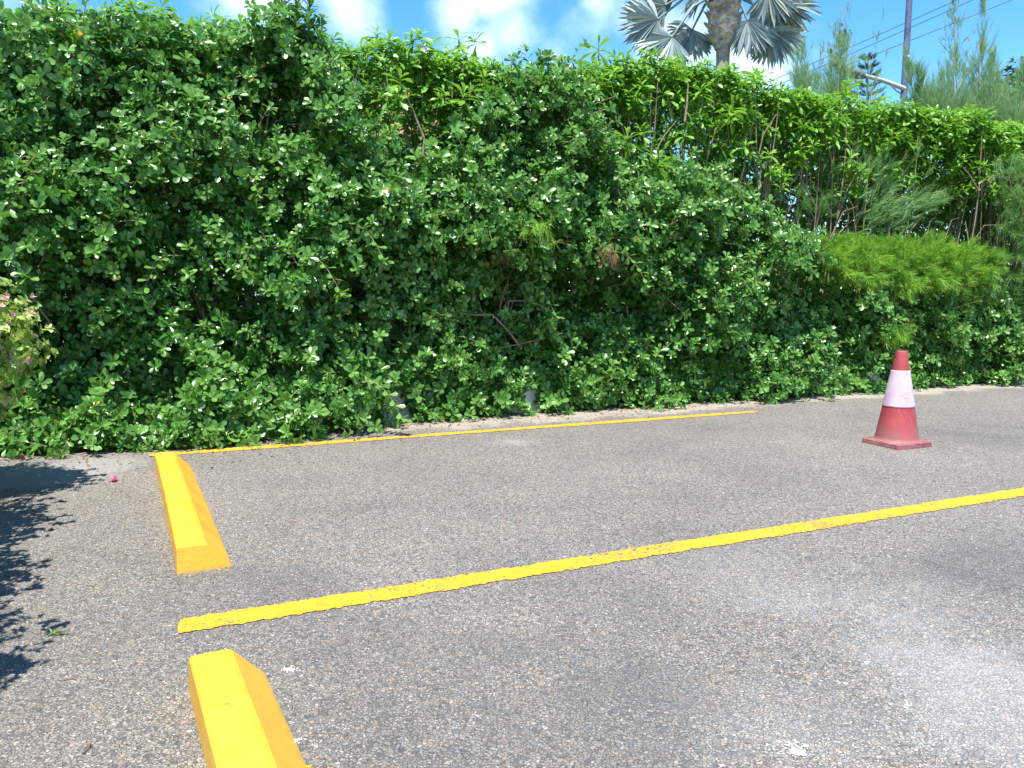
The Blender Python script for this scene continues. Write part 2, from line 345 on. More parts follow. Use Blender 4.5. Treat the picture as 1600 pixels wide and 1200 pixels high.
def line_mat():
    m, t, p, o = new_mat('road_paint_yellow')
    co = N(t, 'ShaderNodeTexCoord').outputs['Object']
    v = N(t, 'ShaderNodeTexVoronoi', feature='DISTANCE_TO_EDGE'); v.inputs['Scale'].default_value = 88; t.links.new(co, v.inputs['Vector'])
    v2 = N(t, 'ShaderNodeTexVoronoi'); v2.inputs['Scale'].default_value = 88; t.links.new(co, v2.inputs['Vector'])
    sp = N(t, 'ShaderNodeSeparateColor'); t.links.new(v2.outputs['Color'], sp.inputs[0])
    n1 = noise(t, 9, 5, .7, co); n2 = noise(t, 120, 3, .6, co); n3 = noise(t, 1.6, 4, .6, co)
    yel = mixc_node(t, maprange(t, n1, .3, .7), (.57, .285, .02), (.645, .335, .028))
    w = math_node(t, 'ADD', math_node(t, 'MULTIPLY', n2, .55), math_node(t, 'ADD', math_node(t, 'MULTIPLY', n3, .5), math_node(t, 'MULTIPLY', sp.outputs[0], .22)))
    gone = maprange(t, w, .735, .77)
    col = mixc_node(t, gone, yel, (.13, .115, .09))
    t.links.new(col, p.inputs['Base Color']); p.inputs['Roughness'].default_value = .7; p.inputs['Specular IOR Level'].default_value = .2
    bp = N(t, 'ShaderNodeBump'); bp.inputs['Strength'].default_value = .6; bp.inputs['Distance'].default_value = .003
    hh = math_node(t, 'MULTIPLY', maprange(t, v.outputs['Distance'], 0, .12), math_node(t, 'ADD', sp.outputs[0], .4))
    t.links.new(hh, bp.inputs['Height']); t.links.new(bp.outputs[0], p.inputs['Normal'])
    return m
M['line'] = line_mat()
def stop_mat():
    m, t, p, o = new_mat('thick_yellow_paint')
    co = N(t, 'ShaderNodeTexCoord').outputs['Object']
    n1 = noise(t, 5, 5, .6, co); n2 = noise(t, 45, 5, .7, co); n3 = noise(t, 90, 2, .5, co)
    c = mixc_node(t, maprange(t, n1, .3, .7), (.60, .325, .026), (.67, .385, .036))
    c = mixc_node(t, maprange(t, n2, .60, .76, 0, .3), c, (.50, .27, .02))
    c = mixc_node(t, maprange(t, n3, .735, .755, 0, .8), c, (.26, .20, .13))
    sx = N(t, 'ShaderNodeSeparateXYZ'); t.links.new(co, sx.inputs[0])
    gr = math_node(t, 'ADD', sx.outputs['Z'], math_node(t, 'MULTIPLY_ADD', n2, .05, -.025))
    c = mixc_node(t, maprange(t, gr, .020, .0, 0, .4), c, (.30, .20, .09))
    n4 = noise(t, 3.2, 6, .75, co, .8)
    c = mixc_node(t, maprange(t, n4, .60, .74, 0, .32), c, (.36, .21, .05))
    t.links.new(c, p.inputs['Base Color']); p.inputs['Roughness'].default_value = .5
    bp = N(t, 'ShaderNodeBump'); bp.inputs['Strength'].default_value = .35; bp.inputs['Distance'].default_value = .006
    t.links.new(n2, bp.inputs['Height']); t.links.new(bp.outputs[0], p.inputs['Normal'])
    return m
M['stop'] = stop_mat()
def cone_mat():
    m, t, p, o = new_mat('faded_red_plastic'); co = N(t, 'ShaderNodeTexCoord').outputs['Object']
    n1 = noise(t, 7, 5, .6, co); n2 = noise(t, 38, 5, .7, co); mp = N(t, 'ShaderNodeMapping'); mp.inputs['Scale'].default_value = (40, 40, 5); t.links.new(co, mp.inputs['Vector']); n3 = noise(t, 1, 4, .6, mp.outputs[0])
    c = mixc_node(t, maprange(t, n1, .3, .7), (.26, .038, .042), (.36, .062, .066))
    c = mixc_node(t, maprange(t, n3, .58, .72, 0, .35), c, (.42, .15, .15))
    sx = N(t, 'ShaderNodeSeparateXYZ'); t.links.new(co, sx.inputs[0])
    d = math_node(t, 'ADD', sx.outputs['Z'], math_node(t, 'MULTIPLY_ADD', n1, .4, -.2))
    c = mixc_node(t, maprange(t, d, .24, .02, 0, .55), c, (.27, .16, .15))
    c = mixc_node(t, maprange(t, n2, .66, .74, 0, .5), c, (.16, .06, .06))
    t.links.new(c, p.inputs['Base Color']); p.inputs['Roughness'].default_value = .55; p.inputs['Specular IOR Level'].default_value = .35
    bp = N(t, 'ShaderNodeBump'); bp.inputs['Strength'].default_value = .15; bp.inputs['Distance'].default_value = .004; t.links.new(n1, bp.inputs['Height']); t.links.new(bp.outputs[0], p.inputs['Normal'])
    return m
M['cone'] = cone_mat()
M['cone_base'] = simple_mat('dusty_red_rubber', (.26, .05, .05), .8, .3, 11, .1, .3, col2=(.30, .15, .14))
M['sleeve'] = simple_mat('worn_white_sleeve', (.47, .32, .38), .5, .0, 6, .03, .4, col2=(.52, .45, .49))
M['crack'] = simple_mat('crease_mark', (.42, .18, .24), .7, .1, 7)
def roof_mat():
    m, t, p, o = new_mat('terracotta_tiles')
    co = N(t, 'ShaderNodeTexCoord').outputs['Object']
    b = N(t, 'ShaderNodeTexBrick'); b.inputs['Scale'].default_value = 2.6; t.links.new(co, b.inputs['Vector'])
    b.inputs['Color1'].default_value = (.27, .11, .055, 1); b.inputs['Color2'].default_value = (.36, .17, .09, 1); b.inputs['Mortar'].default_value = (.16, .08, .05, 1)
    t.links.new(b.outputs['Color'], p.inputs['Base Color']); p.inputs['Roughness'].default_value = .85
    return m
M['roof'] = roof_mat()

# ------------------------------------------------------------------ ground
def quad(name, pts, mat, parent=None):
    return mesh(name, np.array(pts, float), [np.arange(len(pts))[None]], mat, parent, smooth=False)
ground = quad('ground', [(-900, -900, -.05), (900, -900, -.05), (900, 1500, -.05), (-900, 1500, -.05)], M['grass'])
tag(ground, 'grassy land stretching away behind the hedge', 'ground', kind='structure')
a, b = hw(-40., 0., -.30), hw(60., 0., -.30)
lot = quad('parking_lot', [a - np.array([0, 40, 0]), (60, -40, 0), b, a][0:4], M['asphalt'])
tag(lot, 'worn grey asphalt parking lot with pale exposed stones', 'parking lot', kind='structure')
c1, c2 = hw(-40., 0., -6.5), hw(60., 0., -6.5)
bed = quad('planting_bed', [a + (0, 0, .18), b + (0, 0, .18), c2 + (0, 0, .18), c1 + (0, 0, .18)], M['soil'])
tag(bed, 'raised soil bed behind the low white wall', 'planting bed', kind='structure')

def painted_line(p0, p1, w, z=.004, seed=0):
    p0, p1 = np.asarray(p0), np.asarray(p1); L = np.linalg.norm(p1 - p0); d = (p1 - p0) / L; s = np.array([-d[1], d[0], 0])
    k = int(L / .012); r = np.random.default_rng(seed)
    def rag():
        x = np.linspace(0, L, k); e = r.normal(0, .0048, k) + .007 * np.sin(x * 2.1 + r.random() * 6) * r.random()
        e += np.interp(x, np.linspace(0, L, int(L / .05)), r.normal(0, .0030, int(L / .05))); return e
    e0, e1 = rag(), rag(); x = np.linspace(0, L, k)
    endr = lambda: np.clip(r.normal(0, .006, 1), -.015, .015)
    A = p0 + x[:, None] * d + (w / 2 + e0)[:, None] * s; B = p0 + x[:, None] * d - (w / 2 + e1)[:, None] * s
    A[0] += d * .012; Mi = (A + B) / 2; Mi[0] -= d * .006
    V = np.stack([A, Mi, B], 1).reshape(-1, 3); V[:, 2] = z
    i = np.arange(k - 1) * 3
    F = np.concatenate([np.stack([i + c + 1, i + c + 4, i + c + 3, i + c], -1) for c in (0, 1)])
    return mesh('painted_line', V, [F], M['line'], lot, smooth=False)
o = painted_line(gp(233, 712), gp(1181, 643.5), .115, seed=2); o['label'] = 'thin worn yellow line beside the hedge'
Bd = gp(1600, 769) - gp(278, 980)
o = painted_line(gp(278, 980), gp(278, 980) + Bd * 1.5, .128, seed=3); o['label'] = 'bold yellow bay line across the asphalt'

def chips(name, spots, mat, parent, z=.004):
    V = []; F = []; n = 0; r = np.random.default_rng(5)
    for (px, py, rad, cnt, sx) in spots:
        c = gp(px, py)
        for _ in range(cnt):
            q = c + np.array([r.normal(0, rad * sx), r.normal(0, rad), 0]); k = 7; ang = np.sort(r.random(k) * 6.28); rr = r.uniform(.25, 1, k) * rad * r.uniform(.12, .5)
            V.append(np.stack([q[0] + np.cos(ang) * rr * 1.3, q[1] + np.sin(ang) * rr, np.full(k, z - .0015 + n * 2e-7)], -1)); F.append(np.arange(k) + n); n += k
    return mesh(name, np.concatenate(V), [np.array(F)], mat, parent, smooth=False)
chips('paint_splash', [(452, 1047, .008, 110, 1.5), (1246, 1176, .010, 110, .9), (1232, 1165, .018, 30, 1.4), (905, 692, .010, 40, 7), (820, 697, .010, 26, 7), (365, 838, .008, 12, 1.0), (462, 1160, .010, 30, .8), (375, 880, .006, 10, 1)], M['chalk'], lot)
chips('yellow_paint_chip', [(300, 895, .02, 14, 1.6), (345, 888, .02, 16, 1.6), (480, 1195, .03, 10, 1), (330, 1150, .02, 8, 1)], M['line'], lot)

# ------------------------------------------------------------------ wheel stops
def wheel_stop(far, near, hgt, wtop, wbot, label, seed):
    far, near = np.asarray(far, float), np.asarray(near, float)
    L = np.linalg.norm(near - far); d = (near - far) / L; left = np.array([d[1], -d[0], 0]) * 1.0
    if left[0] > 0: left = -left
    r = np.random.default_rng(seed)
    root = empty('wheel_stop', (far + near) / 2 + left * wbot / 2, label, 'wheel stop', 'yellow wheel stops in the bays')
    k = 16; x = np.linspace(0, 1, k)
    # ring: bottom right, ridge right, ridge left, bottom left (rounded arrises)
    bev = .007
    def ring(t):
        e = .03 * (1 if t in (0, 1) else 0)
        wob = lambda s: r.normal(0, s)
        pr = [(0, 0), ((wbot - wtop) * .5, hgt * .5), (wbot - wtop - bev, hgt - bev), (wbot - wtop + bev, hgt), (wbot - wtop + .06, hgt + .001), (wbot - bev, hgt), (wbot, hgt - bev), (wbot + .002, hgt * .5), (wbot + .004, 0)]
        return [(a_ + wob(.0004), b_ + (wob(.0004) if b_ else 0)) for a_, b_ in pr]
    V = []; npr = 9
    for t in x:
        sag = .004 * math.sin(t * math.pi)
        for (a_, b_) in ring(t):
            ins = .014 * b_ / hgt                      # end faces lean in
            off = ins * ((t == 0) * 1.0 - (t == 1) * 1.0)
            V.append(far + d * (t * L + off) + left * (a_ - sag) + UP * b_)
    V = np.array(V); i = (np.arange(k - 1) * npr)[:, None]; j = np.arange(npr - 1)[None]
    F = np.stack([i + j, i + j + 1, i + npr + j + 1, i + npr + j], -1).reshape(-1, 4)
    V2 = list(V); caps = []
    for base, flip in ((0, False), ((k - 1) * npr, True)):
        c = list(range(base, base + npr)); caps.append(c if not flip else c[::-1])
    body = mesh('concrete_body', V, [F[:, ::-1], np.array(caps)[:, ::-1]], M['stop'], root, smooth=False)
    for t in (.16, .84):
        T = Tubes()
        c = far + d * (t * L) + left * (wbot - wtop / 2) + UP * (hgt + .0005)
        T.add([c + UP * -.002, c + UP * .004, c + UP * .0045], [.011, .011, .002], 10)
        T.build('anchor_bolt', M['stop'], root)
    return root
wheel_stop(gp(297, 727), gp(363, 885), .112, .118, .222, 'whole yellow wheel stop running up to the thin line by the hedge', 1)
s2f, s2n = gp(414, 1052), gp(475, 1193); s2d = (s2n - s2f) / np.linalg.norm(s2n - s2f)
wheel_stop(s2f, s2f + s2d * 2.27, .112, .118, .222, 'nearer yellow wheel stop cut off by the bottom of the photo', 2)

# ------------------------------------------------------------------ cone
def traffic_cone():
    cl, cf, cr = gp(1343.5, 690), gp(1404, 703), gp(1459.5, 699)
    cen = (cl + cr) / 2; cen[2] = 0
    root = empty('traffic_cone', cen, 'faded red traffic cone with a worn white band standing on the asphalt', 'traffic cone')
    a0 = math.atan2(*(cf - cen)[1::-1]); rad = .252
    def lathe(name, prof, mat, sides=48, z0=0, wob=0):
        full = [prof[0]]
        for a_, b_ in zip(prof, prof[1:]):
            L_ = math.hypot(b_[0] - a_[0], b_[1] - a_[1])
            for f in ([.03, .06, .25, .5, .75, .94, .97] if L_ > .03 else [.15, .85]): full.append((a_[0] + (b_[0] - a_[0]) * f, a_[1] + (b_[1] - a_[1]) * f))
            full.append(b_)
        prof = full
        ang = np.linspace(0, 2 * np.pi, sides, endpoint=False); V = []
        for (r_, z_) in prof: V.append(np.stack([cen[0] + r_ * np.cos(ang), cen[1] + r_ * np.sin(ang), np.full(sides, z_)], -1))
        i = (np.arange(len(prof) - 1) * sides)[:, None]; j = np.arange(sides)[None]; j2 = (j + 1) % sides
        F = np.stack([i + j, i + j2, i + sides + j2, i + sides + j], -1).reshape(-1, 4)
        return mesh(name, np.concatenate(V), [F], mat, root)
    # square base with clipped corners, two steps
    def sq(r_, z_, cut):
        P = []
        for q in range(4):
            for e in (-1, 1):
                an = a0 + q * math.pi / 2 + e * cut
                P.append((cen[0] + r_ * math.cos(an), cen[1] + r_ * math.sin(an), z_))
        return P
    rings = [sq(rad, .0, .05), sq(rad, .016, .05), sq(rad * .985, .019, .06), sq(rad * .985, .034, .06), sq(rad * .965, .038, .07), sq(rad * .6, .042, .2)]
    V = np.array([p for q in rings for p in q]); i = (np.arange(len(rings) - 1) * 8)[:, None]; j = np.arange(8)[None]; j2 = (j + 1) % 8
    F = np.stack([i + j, i + j2, i + 8 + j2, i + 8 + j], -1).reshape(-1, 4)
    mesh('base', V, [F, np.arange(len(V) - 8, len(V))[None]], M['cone_base'], root, smooth=False)
    H_, rb, rt = .755, .165, .040
    rz = lambda z: rb + (rt - rb) * (z - .04) / (H_ - .04)
    z1, z2 = .315, .60
    lathe('body', [(rb + .012, .041), (rb + .003, .047), (rz(.06), .06), (rz(z1), z1), (rz(z2), z2), (rz(H_ - .006), H_ - .006), (rt - .003, H_), (rt - .009, H_ - .002), (rt - .012, H_ - .10)], M['cone'])
    lathe('white_sleeve', [(rz(z1) + .0005, z1 - .002), (rz(z1) + .0035, z1), (rz(z2) + .003, z2), (rz(z2) + .0003, z2 + .002)], M['sleeve'])
    # split in the sleeve: a sideways v
    T = Tubes(); view = math.atan2(-cen[1], -cen[0])
    def on(da, z): an = view + da; r_ = rz(z) + .0032; return (cen[0] + r_ * math.cos(an), cen[1] + r_ * math.sin(an), z)
    for za, zb in ((.435, .408), (.380, .408)):
        T.add([on(.75 + (.12 - .75) * t, za + (zb - za) * t + .004 * math.sin(t * 9)) for t in np.linspace(0, 1, 9)], .0016, 4)
    T.build('tear_mark', M['crack'], root)
traffic_cone()

# ------------------------------------------------------------------ low wall at the foot of the hedge
def box_between(name, s0, s1, n0, n1, z0, z1, mat, parent=None, segs=40):
    V = []
    for s_ in np.linspace(s0, s1, segs):
        for n_, z_ in ((n0, z0), (n0, z1 - .012), (n0 - .012, z1), (n1, z1), (n1, z0)): V.append(hw(s_, z_, n_))
    V = np.array(V); i = (np.arange(segs - 1) * 5)[:, None]; j = np.arange(5)[None]; j2 = (j + 1) % 5
    F = np.stack([i + j, i + j2, i + 5 + j2, i + 5 + j], -1).reshape(-1, 4)
    return mesh(name, V, [F, np.array([[0, 1, 2, 3, 4], [V.shape[0] - 1 - q for q in range(5)]])], mat, parent, smooth=False)
w = box_between('low_wall', -10, 14, -.10, -.28, -.02, .40, M['wall'])
tag(w, 'low white wall glimpsed under the leaves at the foot of the hedge', 'wall')

# ------------------------------------------------------------------ the glossy round-leaved hedge
S0, S1 = hp(-330, 600)[0], hp(1900, 600)[0]
top_px = [(-400, 0), (0, -2), (120, 22), (250, 18), (330, 42), (400, 28), (440, -8), (470, 5), (500, 20), (530, 90), (565, 190), (640, 235), (700, 225), (745, 160), (800, 118), (855, 88), (900, 115), (930, 160), (960, 205),
          (1040, 218), (1100, 262), (1180, 305), (1240, 335), (1285, 395), (1330, 440), (1450, 455), (1600, 455), (1900, 470)]
tp = np.array([hp(x, y, .1) for x, y in top_px])
def top_g(s): return np.interp(s, tp[:, 0], tp[:, 1])
n_lo, n_hi, n_den, n_f = Noise(1.0, 2.4), Noise(.35, .9), Noise(.5, 1.5), Noise(.25, .6)
holes = [(870, 470, .30, .5), (800, 500, .34, .35), (930, 490, .28, .35), (330, 485, .26, .25), (410, 165, .24, .35), (60, 560, .36, .22), (1000, 500, .25, .3), (200, 450, .3, .25), (880, 260, .25, .25), (640, 510, .2, .2), (1500, 560, .3, .15), (1240, 470, .22, .2)]
HL = [(*hp(x, y, .1), r_, d_) for x, y, r_, d_ in holes]
def hole(s, z):
    q = np.zeros(np.broadcast(s, z).shape)
    for hs_, hz, r_, d_ in HL: q = np.maximum(q, d_ * np.exp(-((s - hs_) ** 2 / (1.5 * r_) ** 2 + (z - hz) ** 2 / r_ ** 2)))
    return q
base_s = [hp(x, 690)[0] for x in (-300, 0, 330, 480, 600, 900, 1200, 1600)]
base_n = [.22, .24, .58, .36, .06, .02, .02, .03]
def surf(s, z):                      # outward bulge of the leaf wall
    T = top_g(s)
    sn = np.interp(s, base_s, base_n)
    n = sn * np.exp(-(z / .5) ** 2) + .10 + .11 * n_lo(s, z) + .07 * n_hi(s, z) - hole(s, z)
    n += .10 * np.exp(-((z - 1.6) / .8) ** 2)
    n -= .28 * np.exp(-np.maximum(T - z, 0) / .22)
    return np.where(z < .25, np.maximum(n, sn - .02), n)
peeks = [(hp(620, 652)[0], .15), (hp(832, 640)[0], .10), (hp(1370, 604)[0], .16)]       # where the low wall shows through
def peek(s, z):
    q = np.zeros(np.broadcast(s, z).shape)
    for c_, r_ in peeks: q = np.maximum(q, np.exp(-((s - c_) / r_) ** 4 - (np.maximum(z, 0) / .24) ** 4))
    return q < .4
def samp(m, zmin=.02):
    s = rng.uniform(S0, S1, m * 2); z = rng.uniform(zmin, 4.2, m * 2)
    ok = (z < top_g(s) + .06 * n_f(s, z)) & peek(s, z - .05); return s[ok], z[ok]
hedge = empty('round_leaf_hedge', hw(0., 0., -.2), 'tall glossy dark green round-leaved hedge filling most of the wall of leaves above the asphalt', 'hedge')
parts = []; stems = Tubes()
# leafy sprigs that reach out of the wall
s, z = samp(9400)
keep = rng.random(len(s)) < np.clip(.62 + .45 * n_den(s, z) - 1.5 * hole(s, z), .05, 1); s, z = s[keep], z[keep]
m = len(s); Ls = rng.uniform(.14, .36, m) * (1 + .25 * n_f(s, z))
base = hw(s, z, surf(s, z) - .16)
low = np.exp(-z / .35)
D = nrm(HN * (rng.uniform(.45, 1.1, m))[:, None] + HU * rng.normal(0, .5, m)[:, None] + UP * (rng.normal(.34, .42, m) - .25 * low)[:, None])
stemcurve = rng.uniform(.0, .35, m)
def sp(t): return base + D * (Ls * t)[:, None] - UP * (Ls * stemcurve * t * t * .8)[:, None]
big = rng.choice([.78, .95, 1.07, 1.16], m, p=[.25, .35, .28, .12]) * rng.uniform(.9, 1.1, m) * np.interp(s, [S0, S1], [1.02, .95])
flush = (rng.random(m) < .30).astype(float)
tipA = nrm(D - UP * (stemcurve * .8)[:, None] + UP * .38 + HN * .25 + rng.normal(0, .22, (m, 3)))
parts.append(rosettes(sp(1.0), tipA, 8, .079, .038, .35, 1.45, .12, OBOV, lsc=big, agev=flush * .75))
for j in range(7):
    t = .25 + .68 * (j + rng.random(m) * .6) / 7
    az = j * 2.4 + rng.random(m) * .6; U_, V_ = frame(D)
    rd = np.cos(az)[:, None] * U_ + np.sin(az)[:, None] * V_
    dd = nrm(rd + D * .7 + UP * .2); nn = nrm(D + UP * .9 - rd * .4 + rng.normal(0, .3, (m, 3)))
    P = base + D * (Ls * t)[:, None] - UP * (Ls * stemcurve * t * t * .8)[:, None]
    parts.append(leaves(P, dd, nn,   .070 * big * rng.uniform(.8, 1.12, m), .035 * big, .12 + rng.normal(0, .06, m), OBOV,
                        rnd=np.where(rng.random(m) < .004, 1.0, rng.random(m) * .95), age=flush * .35 * rng.random(m)))
pick = rng.choice(m, 2200, replace=False)
for q in pick: stems.add([base[q] - D[q] * .1, base[q] + D[q] * Ls[q] * .5 - UP * Ls[q] * stemcurve[q] * .2, sp(1.0)[q]], [.0045, .0035, .0022], 3)
# inner layers
for cnt, d0, d1, sz in ((6800, .12, .32, 1.0), (5600, .32, .60, 1.02), (4200, .6, 1.0, 1.15)):
    s, z = samp(cnt, .05); q = surf(s, z) - rng.uniform(d0, d1, len(s)) - .8 * hole(s, z)
    if d0 > .5: q = np.minimum(q, -.32)
    q = np.where(z < .45, np.maximum(q, -.06), q)
    A = HN * rng.uniform(.2, 1, len(s))[:, None] + UP * rng.uniform(-.1, .9, len(s))[:, None] + HU * rng.normal(0, .6, len(s))[:, None]
    parts.append(rosettes(hw(s, z, q), A, 7, .086 * sz, .045 * sz, .5, 1.6, .12, OBOV))
m_ = 1900; s = rng.uniform(S0, S1, m_); z = rng.uniform(.06, .95, m_); q = np.maximum(surf(s, z) - rng.uniform(.02, .3, m_), -.07); kp = peek(s, z - .05)
parts.append(rosettes(hw(s, z, q)[kp], (HN * rng.uniform(.3, 1, m_)[:, None] + UP * rng.uniform(.1, .9, m_)[:, None] + HU * rng.normal(0, .5, m_)[:, None])[kp], 7, .09, .046, .5, 1.6, .12, OBOV))
# crest: upright spires at the top edge
s = rng.uniform(S0, hp(1290, 300)[0], 700); z = top_g(s) + rng.uniform(-.35, .06, len(s)); q = surf(s, z) - rng.uniform(.0, .55, len(s))
parts.append(rosettes(hw(s, z, q), UP + HN * .25 + rng.normal(0, .28, (len(s), 3)), 9, .088, .042, .3, 1.4, .1, OBOV))
for px, py, hgt in [(440, 20, .42), (462, 25, .5), (425, 35, .3), (480, 30, .34), (395, 35, .3), (855, 105, .3), (840, 115, .2), (500, 40, .25), (345, 55, .2)]:
    s_, z_ = hp(px, py, -.1); k = int(hgt / .055); zz = z_ - .1 + np.arange(k) * .055
    P = hw(np.full(k, s_) + np.arange(k) * .006, zz, np.full(k, -.1)); stems.add([P[0], P[-1]], [.005, .003], 4)
    parts.append(rosettes(P, UP + rng.normal(0, .2, (k, 3)), 7, .09, .046, .5, 1.2, .1, OBOV))
# long arching shoots hanging over the face
for px, py in [(210, 480), (280, 430), (430, 400), (470, 430), (540, 380), (660, 560), (770, 480), (830, 470), (345, 270), (250, 300), (120, 470), (620, 440), (955, 420), (1010, 560), (90, 300), (700, 330), (1130, 300), (1180, 420), (560, 620)]:
    s_, z_ = hp(px, py, .3); k = 12; t = np.linspace(0, 1, k); sg = rng.choice([-1, 1])
    P = hw(s_ + sg * .28 * t, z_ + .16 + .10 * t - .42 * t * t, surf(np.array(s_), np.array(z_)) + .02 + .26 * t - .05 * t * t)
    stems.add(P, np.linspace(.005, .002, k), 4); T_ = nrm(np.gradient(P, axis=0)); U_, V_ = frame(T_)
    for e in range(2):
        az = np.arange(k) * 1.57 + e * 3.14; rd = np.cos(az)[:, None] * U_ + np.sin(az)[:, None] * V_
        parts.append(leaves(P, nrm(rd + T_ * .6), nrm(UP + HN * .5 + rng.normal(0, .3, (k, 3))), np.full(k, .085), .047, .1, OBOV, rnd=rng.random(k) * .95, age=np.full(k, .45)))
    parts.append(rosettes(P[-1:], T_[-1:] + UP * .3, 7, .085, .046, .4, 1.4, .1, OBOV, agev=np.array([.7])))
# ground runners at the left foot
mm_ = 330; s = rng.uniform(S0, hp(470, 690)[0], mm_); n_ = np.interp(s, base_s, base_n) + rng.uniform(-.1, .10, mm_); 
parts.append(rosettes(hw(s, rng.uniform(.03, .13, mm_), n_), UP + HN * .5 + rng.normal(0, .3, (mm_, 3)), 8, .088, .046, .5, 1.5, .05, OBOV, agev=(rng.random(mm_) < .6) * .7))
mm_ = 460; s = rng.uniform(hp(470, 690)[0], S1, mm_); s = s[peek(s, 0 * s)]; mm_ = len(s); n_ = np.interp(s, base_s, base_n) + rng.uniform(-.1, .16, mm_) * np.clip(.6 + n_hi(s, 0 * s), 0, 1.2)
parts.append(rosettes(hw(s, rng.uniform(.03, .16, mm_), n_), UP + HN * .6 + rng.normal(0, .3, (mm_, 3)), 7, .088, .05, .5, 1.5, .05, OBOV, agev=(rng.random(mm_) < .6) * .7))
V, F, at_ = join(parts)
mesh('foliage', V, F, M['glossy'], hedge, at_)
tag(stems.build('stem', M['twig'], hedge), kind='stuff')
# bare boughs inside the gap
T = Tubes()
def bough(pxs, n_, r0, r1):
    pts = [hw(*hp(x, y, nn), nn) for (x, y), nn in zip(pxs, n_)]
    T = Tubes(); T.add(pts, np.linspace(r0, r1, len(pts)), 6); T.build('bough', M['bark'], hedge)
bough([(815, 545), (795, 518), (770, 492), (735, 492), (690, 482)], [-.05, .02, .06, .05, .0], .014, .006)
bough([(775, 545), (800, 540), (845, 530), (880, 520)], [-.05, -.02, .02, .05], .008, .004)
bough([(790, 500), (795, 470), (830, 470), (870, 490)], [.02, .03, .05, .03], .009, .005)
bough([(640, 630), (612, 655), (603, 668)], [-.02, .03, .08], .010, .005)
bough([(90, 520), (75, 500), (60, 480)], [.0, .05, .1], .012, .008)
for _ in range(60):
    s_ = rng.uniform(S0, S1); k = 6; zt = rng.uniform(.8, float(top_g(s_)) - .2); x0 = s_ + rng.normal(0, .3)
    t = np.linspace(0, 1, k); T = Tubes(); T.add(hw(x0 + (s_ - x0) * t + .05 * np.sin(t * 7 + s_), .1 + zt * t, -.45 + .2 * t), np.linspace(.03, .008, k), 6); T.build('bough', M['bark'], hedge)

# needles: thin ribbons in tufts
def needles(P, D, L, wd, droop, rnd=None, age=None):
    n = len(P); D = nrm(D); S = nrm(np.cross(D, rng.normal(0, 1, (n, 3)))); L = np.broadcast_to(L, (n,))
    k = 3; V = np.zeros((n, k, 2, 3), np.float32)
    for i, t in enumerate((0, .5, 1.0)):
        c = P + D * (L * t)[:, None] - UP * (L * droop * t * t)[:, None]; w_ = wd * (1, .85, .3)[i]
        V[:, i, 0] = c - S * w_ / 2; V[:, i, 1] = c + S * w_ / 2
    q = np.array([[0, 1, 3, 2], [2, 3, 5, 4]]); F = ((np.arange(n) * 6)[:, None, None] + q[None]).reshape(-1, 4)
    rnd = rng.random(n) if rnd is None else rnd; age = np.zeros(n) if age is None else age
    return V.reshape(-1, 3), F, {'rnd': np.repeat(rnd, 6), 'age': np.repeat(age, 6)}
def sprays(P, D, L, per, nl, wd, spread, droop=.15):
    """feathery branchlets: axis P->P+D*L with `per` needles along it"""
    m = len(P); D = nrm(D); t = rng.random((m, per)); U_, V_ = frame(D); ph = rng.random((m, per)) * 6.28
    rd = np.cos(ph)[..., None] * U_[:, None] + np.sin(ph)[..., None] * V_[:, None]
    B = P[:, None] + D[:, None] * (L[:, None] * t)[..., None]
    dd = D[:, None] + rd * (spread * rng.uniform(.4, 1.2, (m, per)))[..., None]
    r0 = np.clip(rng.random((m, 1)) * .6 + .4 * rng.random((m, per)), 0, 1); ag = np.clip(t - .5, 0, 1) * (rng.random((m, 1)) < .5)
    return needles(B.reshape(-1, 3), dd.reshape(-1, 3), (nl * rng.uniform(.6, 1.2, (m, per))).ravel(), wd, droop, r0.ravel(), ag.ravel())

# dead needle clumps caught in the hedge
for px, py, sc in [(950, 395, .17), (800, 388, .11)]:
    s_, z_ = hp(px, py, .2); m = 16; n0 = float(surf(np.array(s_), np.array(z_)))
    P = hw(s_ + rng.normal(0, sc * .3, m), z_ + sc * .4 + rng.normal(0, sc * .3, m), n0 + rng.uniform(-.10, .05, m))
    V, F, a_ = sprays(P, -UP * .9 - HU * .4 + HN * .3 + rng.normal(0, .4, (m, 3)), np.full(m, sc * .6), 26, .13, .0028, .5, .3)
    o = mesh('dead_spray', V, [F], M['dead'], hedge, a_)

# ------------------------------------------------------------------ the pale whorled hedge behind and above
wtop_px = [(-400, -30), (0, 8), (150, 12), (230, 5), (300, 22), (400, 30), (480, 45), (540, 62), (600, 52), (640, 60), (700, 72), (760, 90), (820, 108), (880, 105), (950, 92), (1000, 90), (1100, 98), (1190, 106), (1225, 132), (1330, 150), (1450, 168), (1540, 180), (1600, 192), (1900, 230)]
NW = -.75
wt = np.array([hp(x, y, NW + .25) for x, y in wtop_px]); wtop = lambda s: np.interp(s, wt[:, 0], wt[:, 1])
WS0, WS1 = wt[0, 0], wt[-1, 0]
whedge = empty('whorled_leaf_hedge', hw(0., 0., -1.4), 'light green hedge of whorled spoon-shaped leaves on bare stems rising behind the glossy hedge', 'hedge')
parts = []
def whorls(s, z, n_, sc=1.0, up=1.0, k=11, young=None):
    m = len(s); A = nrm(UP * up + HN * rng.normal(.25, .3, m)[:, None] + HU * rng.normal(0, .3, m)[:, None])
    parts.append(rosettes(hw(s, z, n_), A, k, .205 * sc, .052 * sc, .35, 1.75, .32, SPOON, grav=.18, lsc=rng.uniform(.7, 1.12, m), agev=young))
n_w, n_w2 = Noise(.4, 1.1), Noise(.25, .7)
m = 5200; s = rng.uniform(WS0, WS1, m); dz = rng.exponential(.17, m); n_ = NW + .25 - rng.random(m) ** 1.3 * 1.25
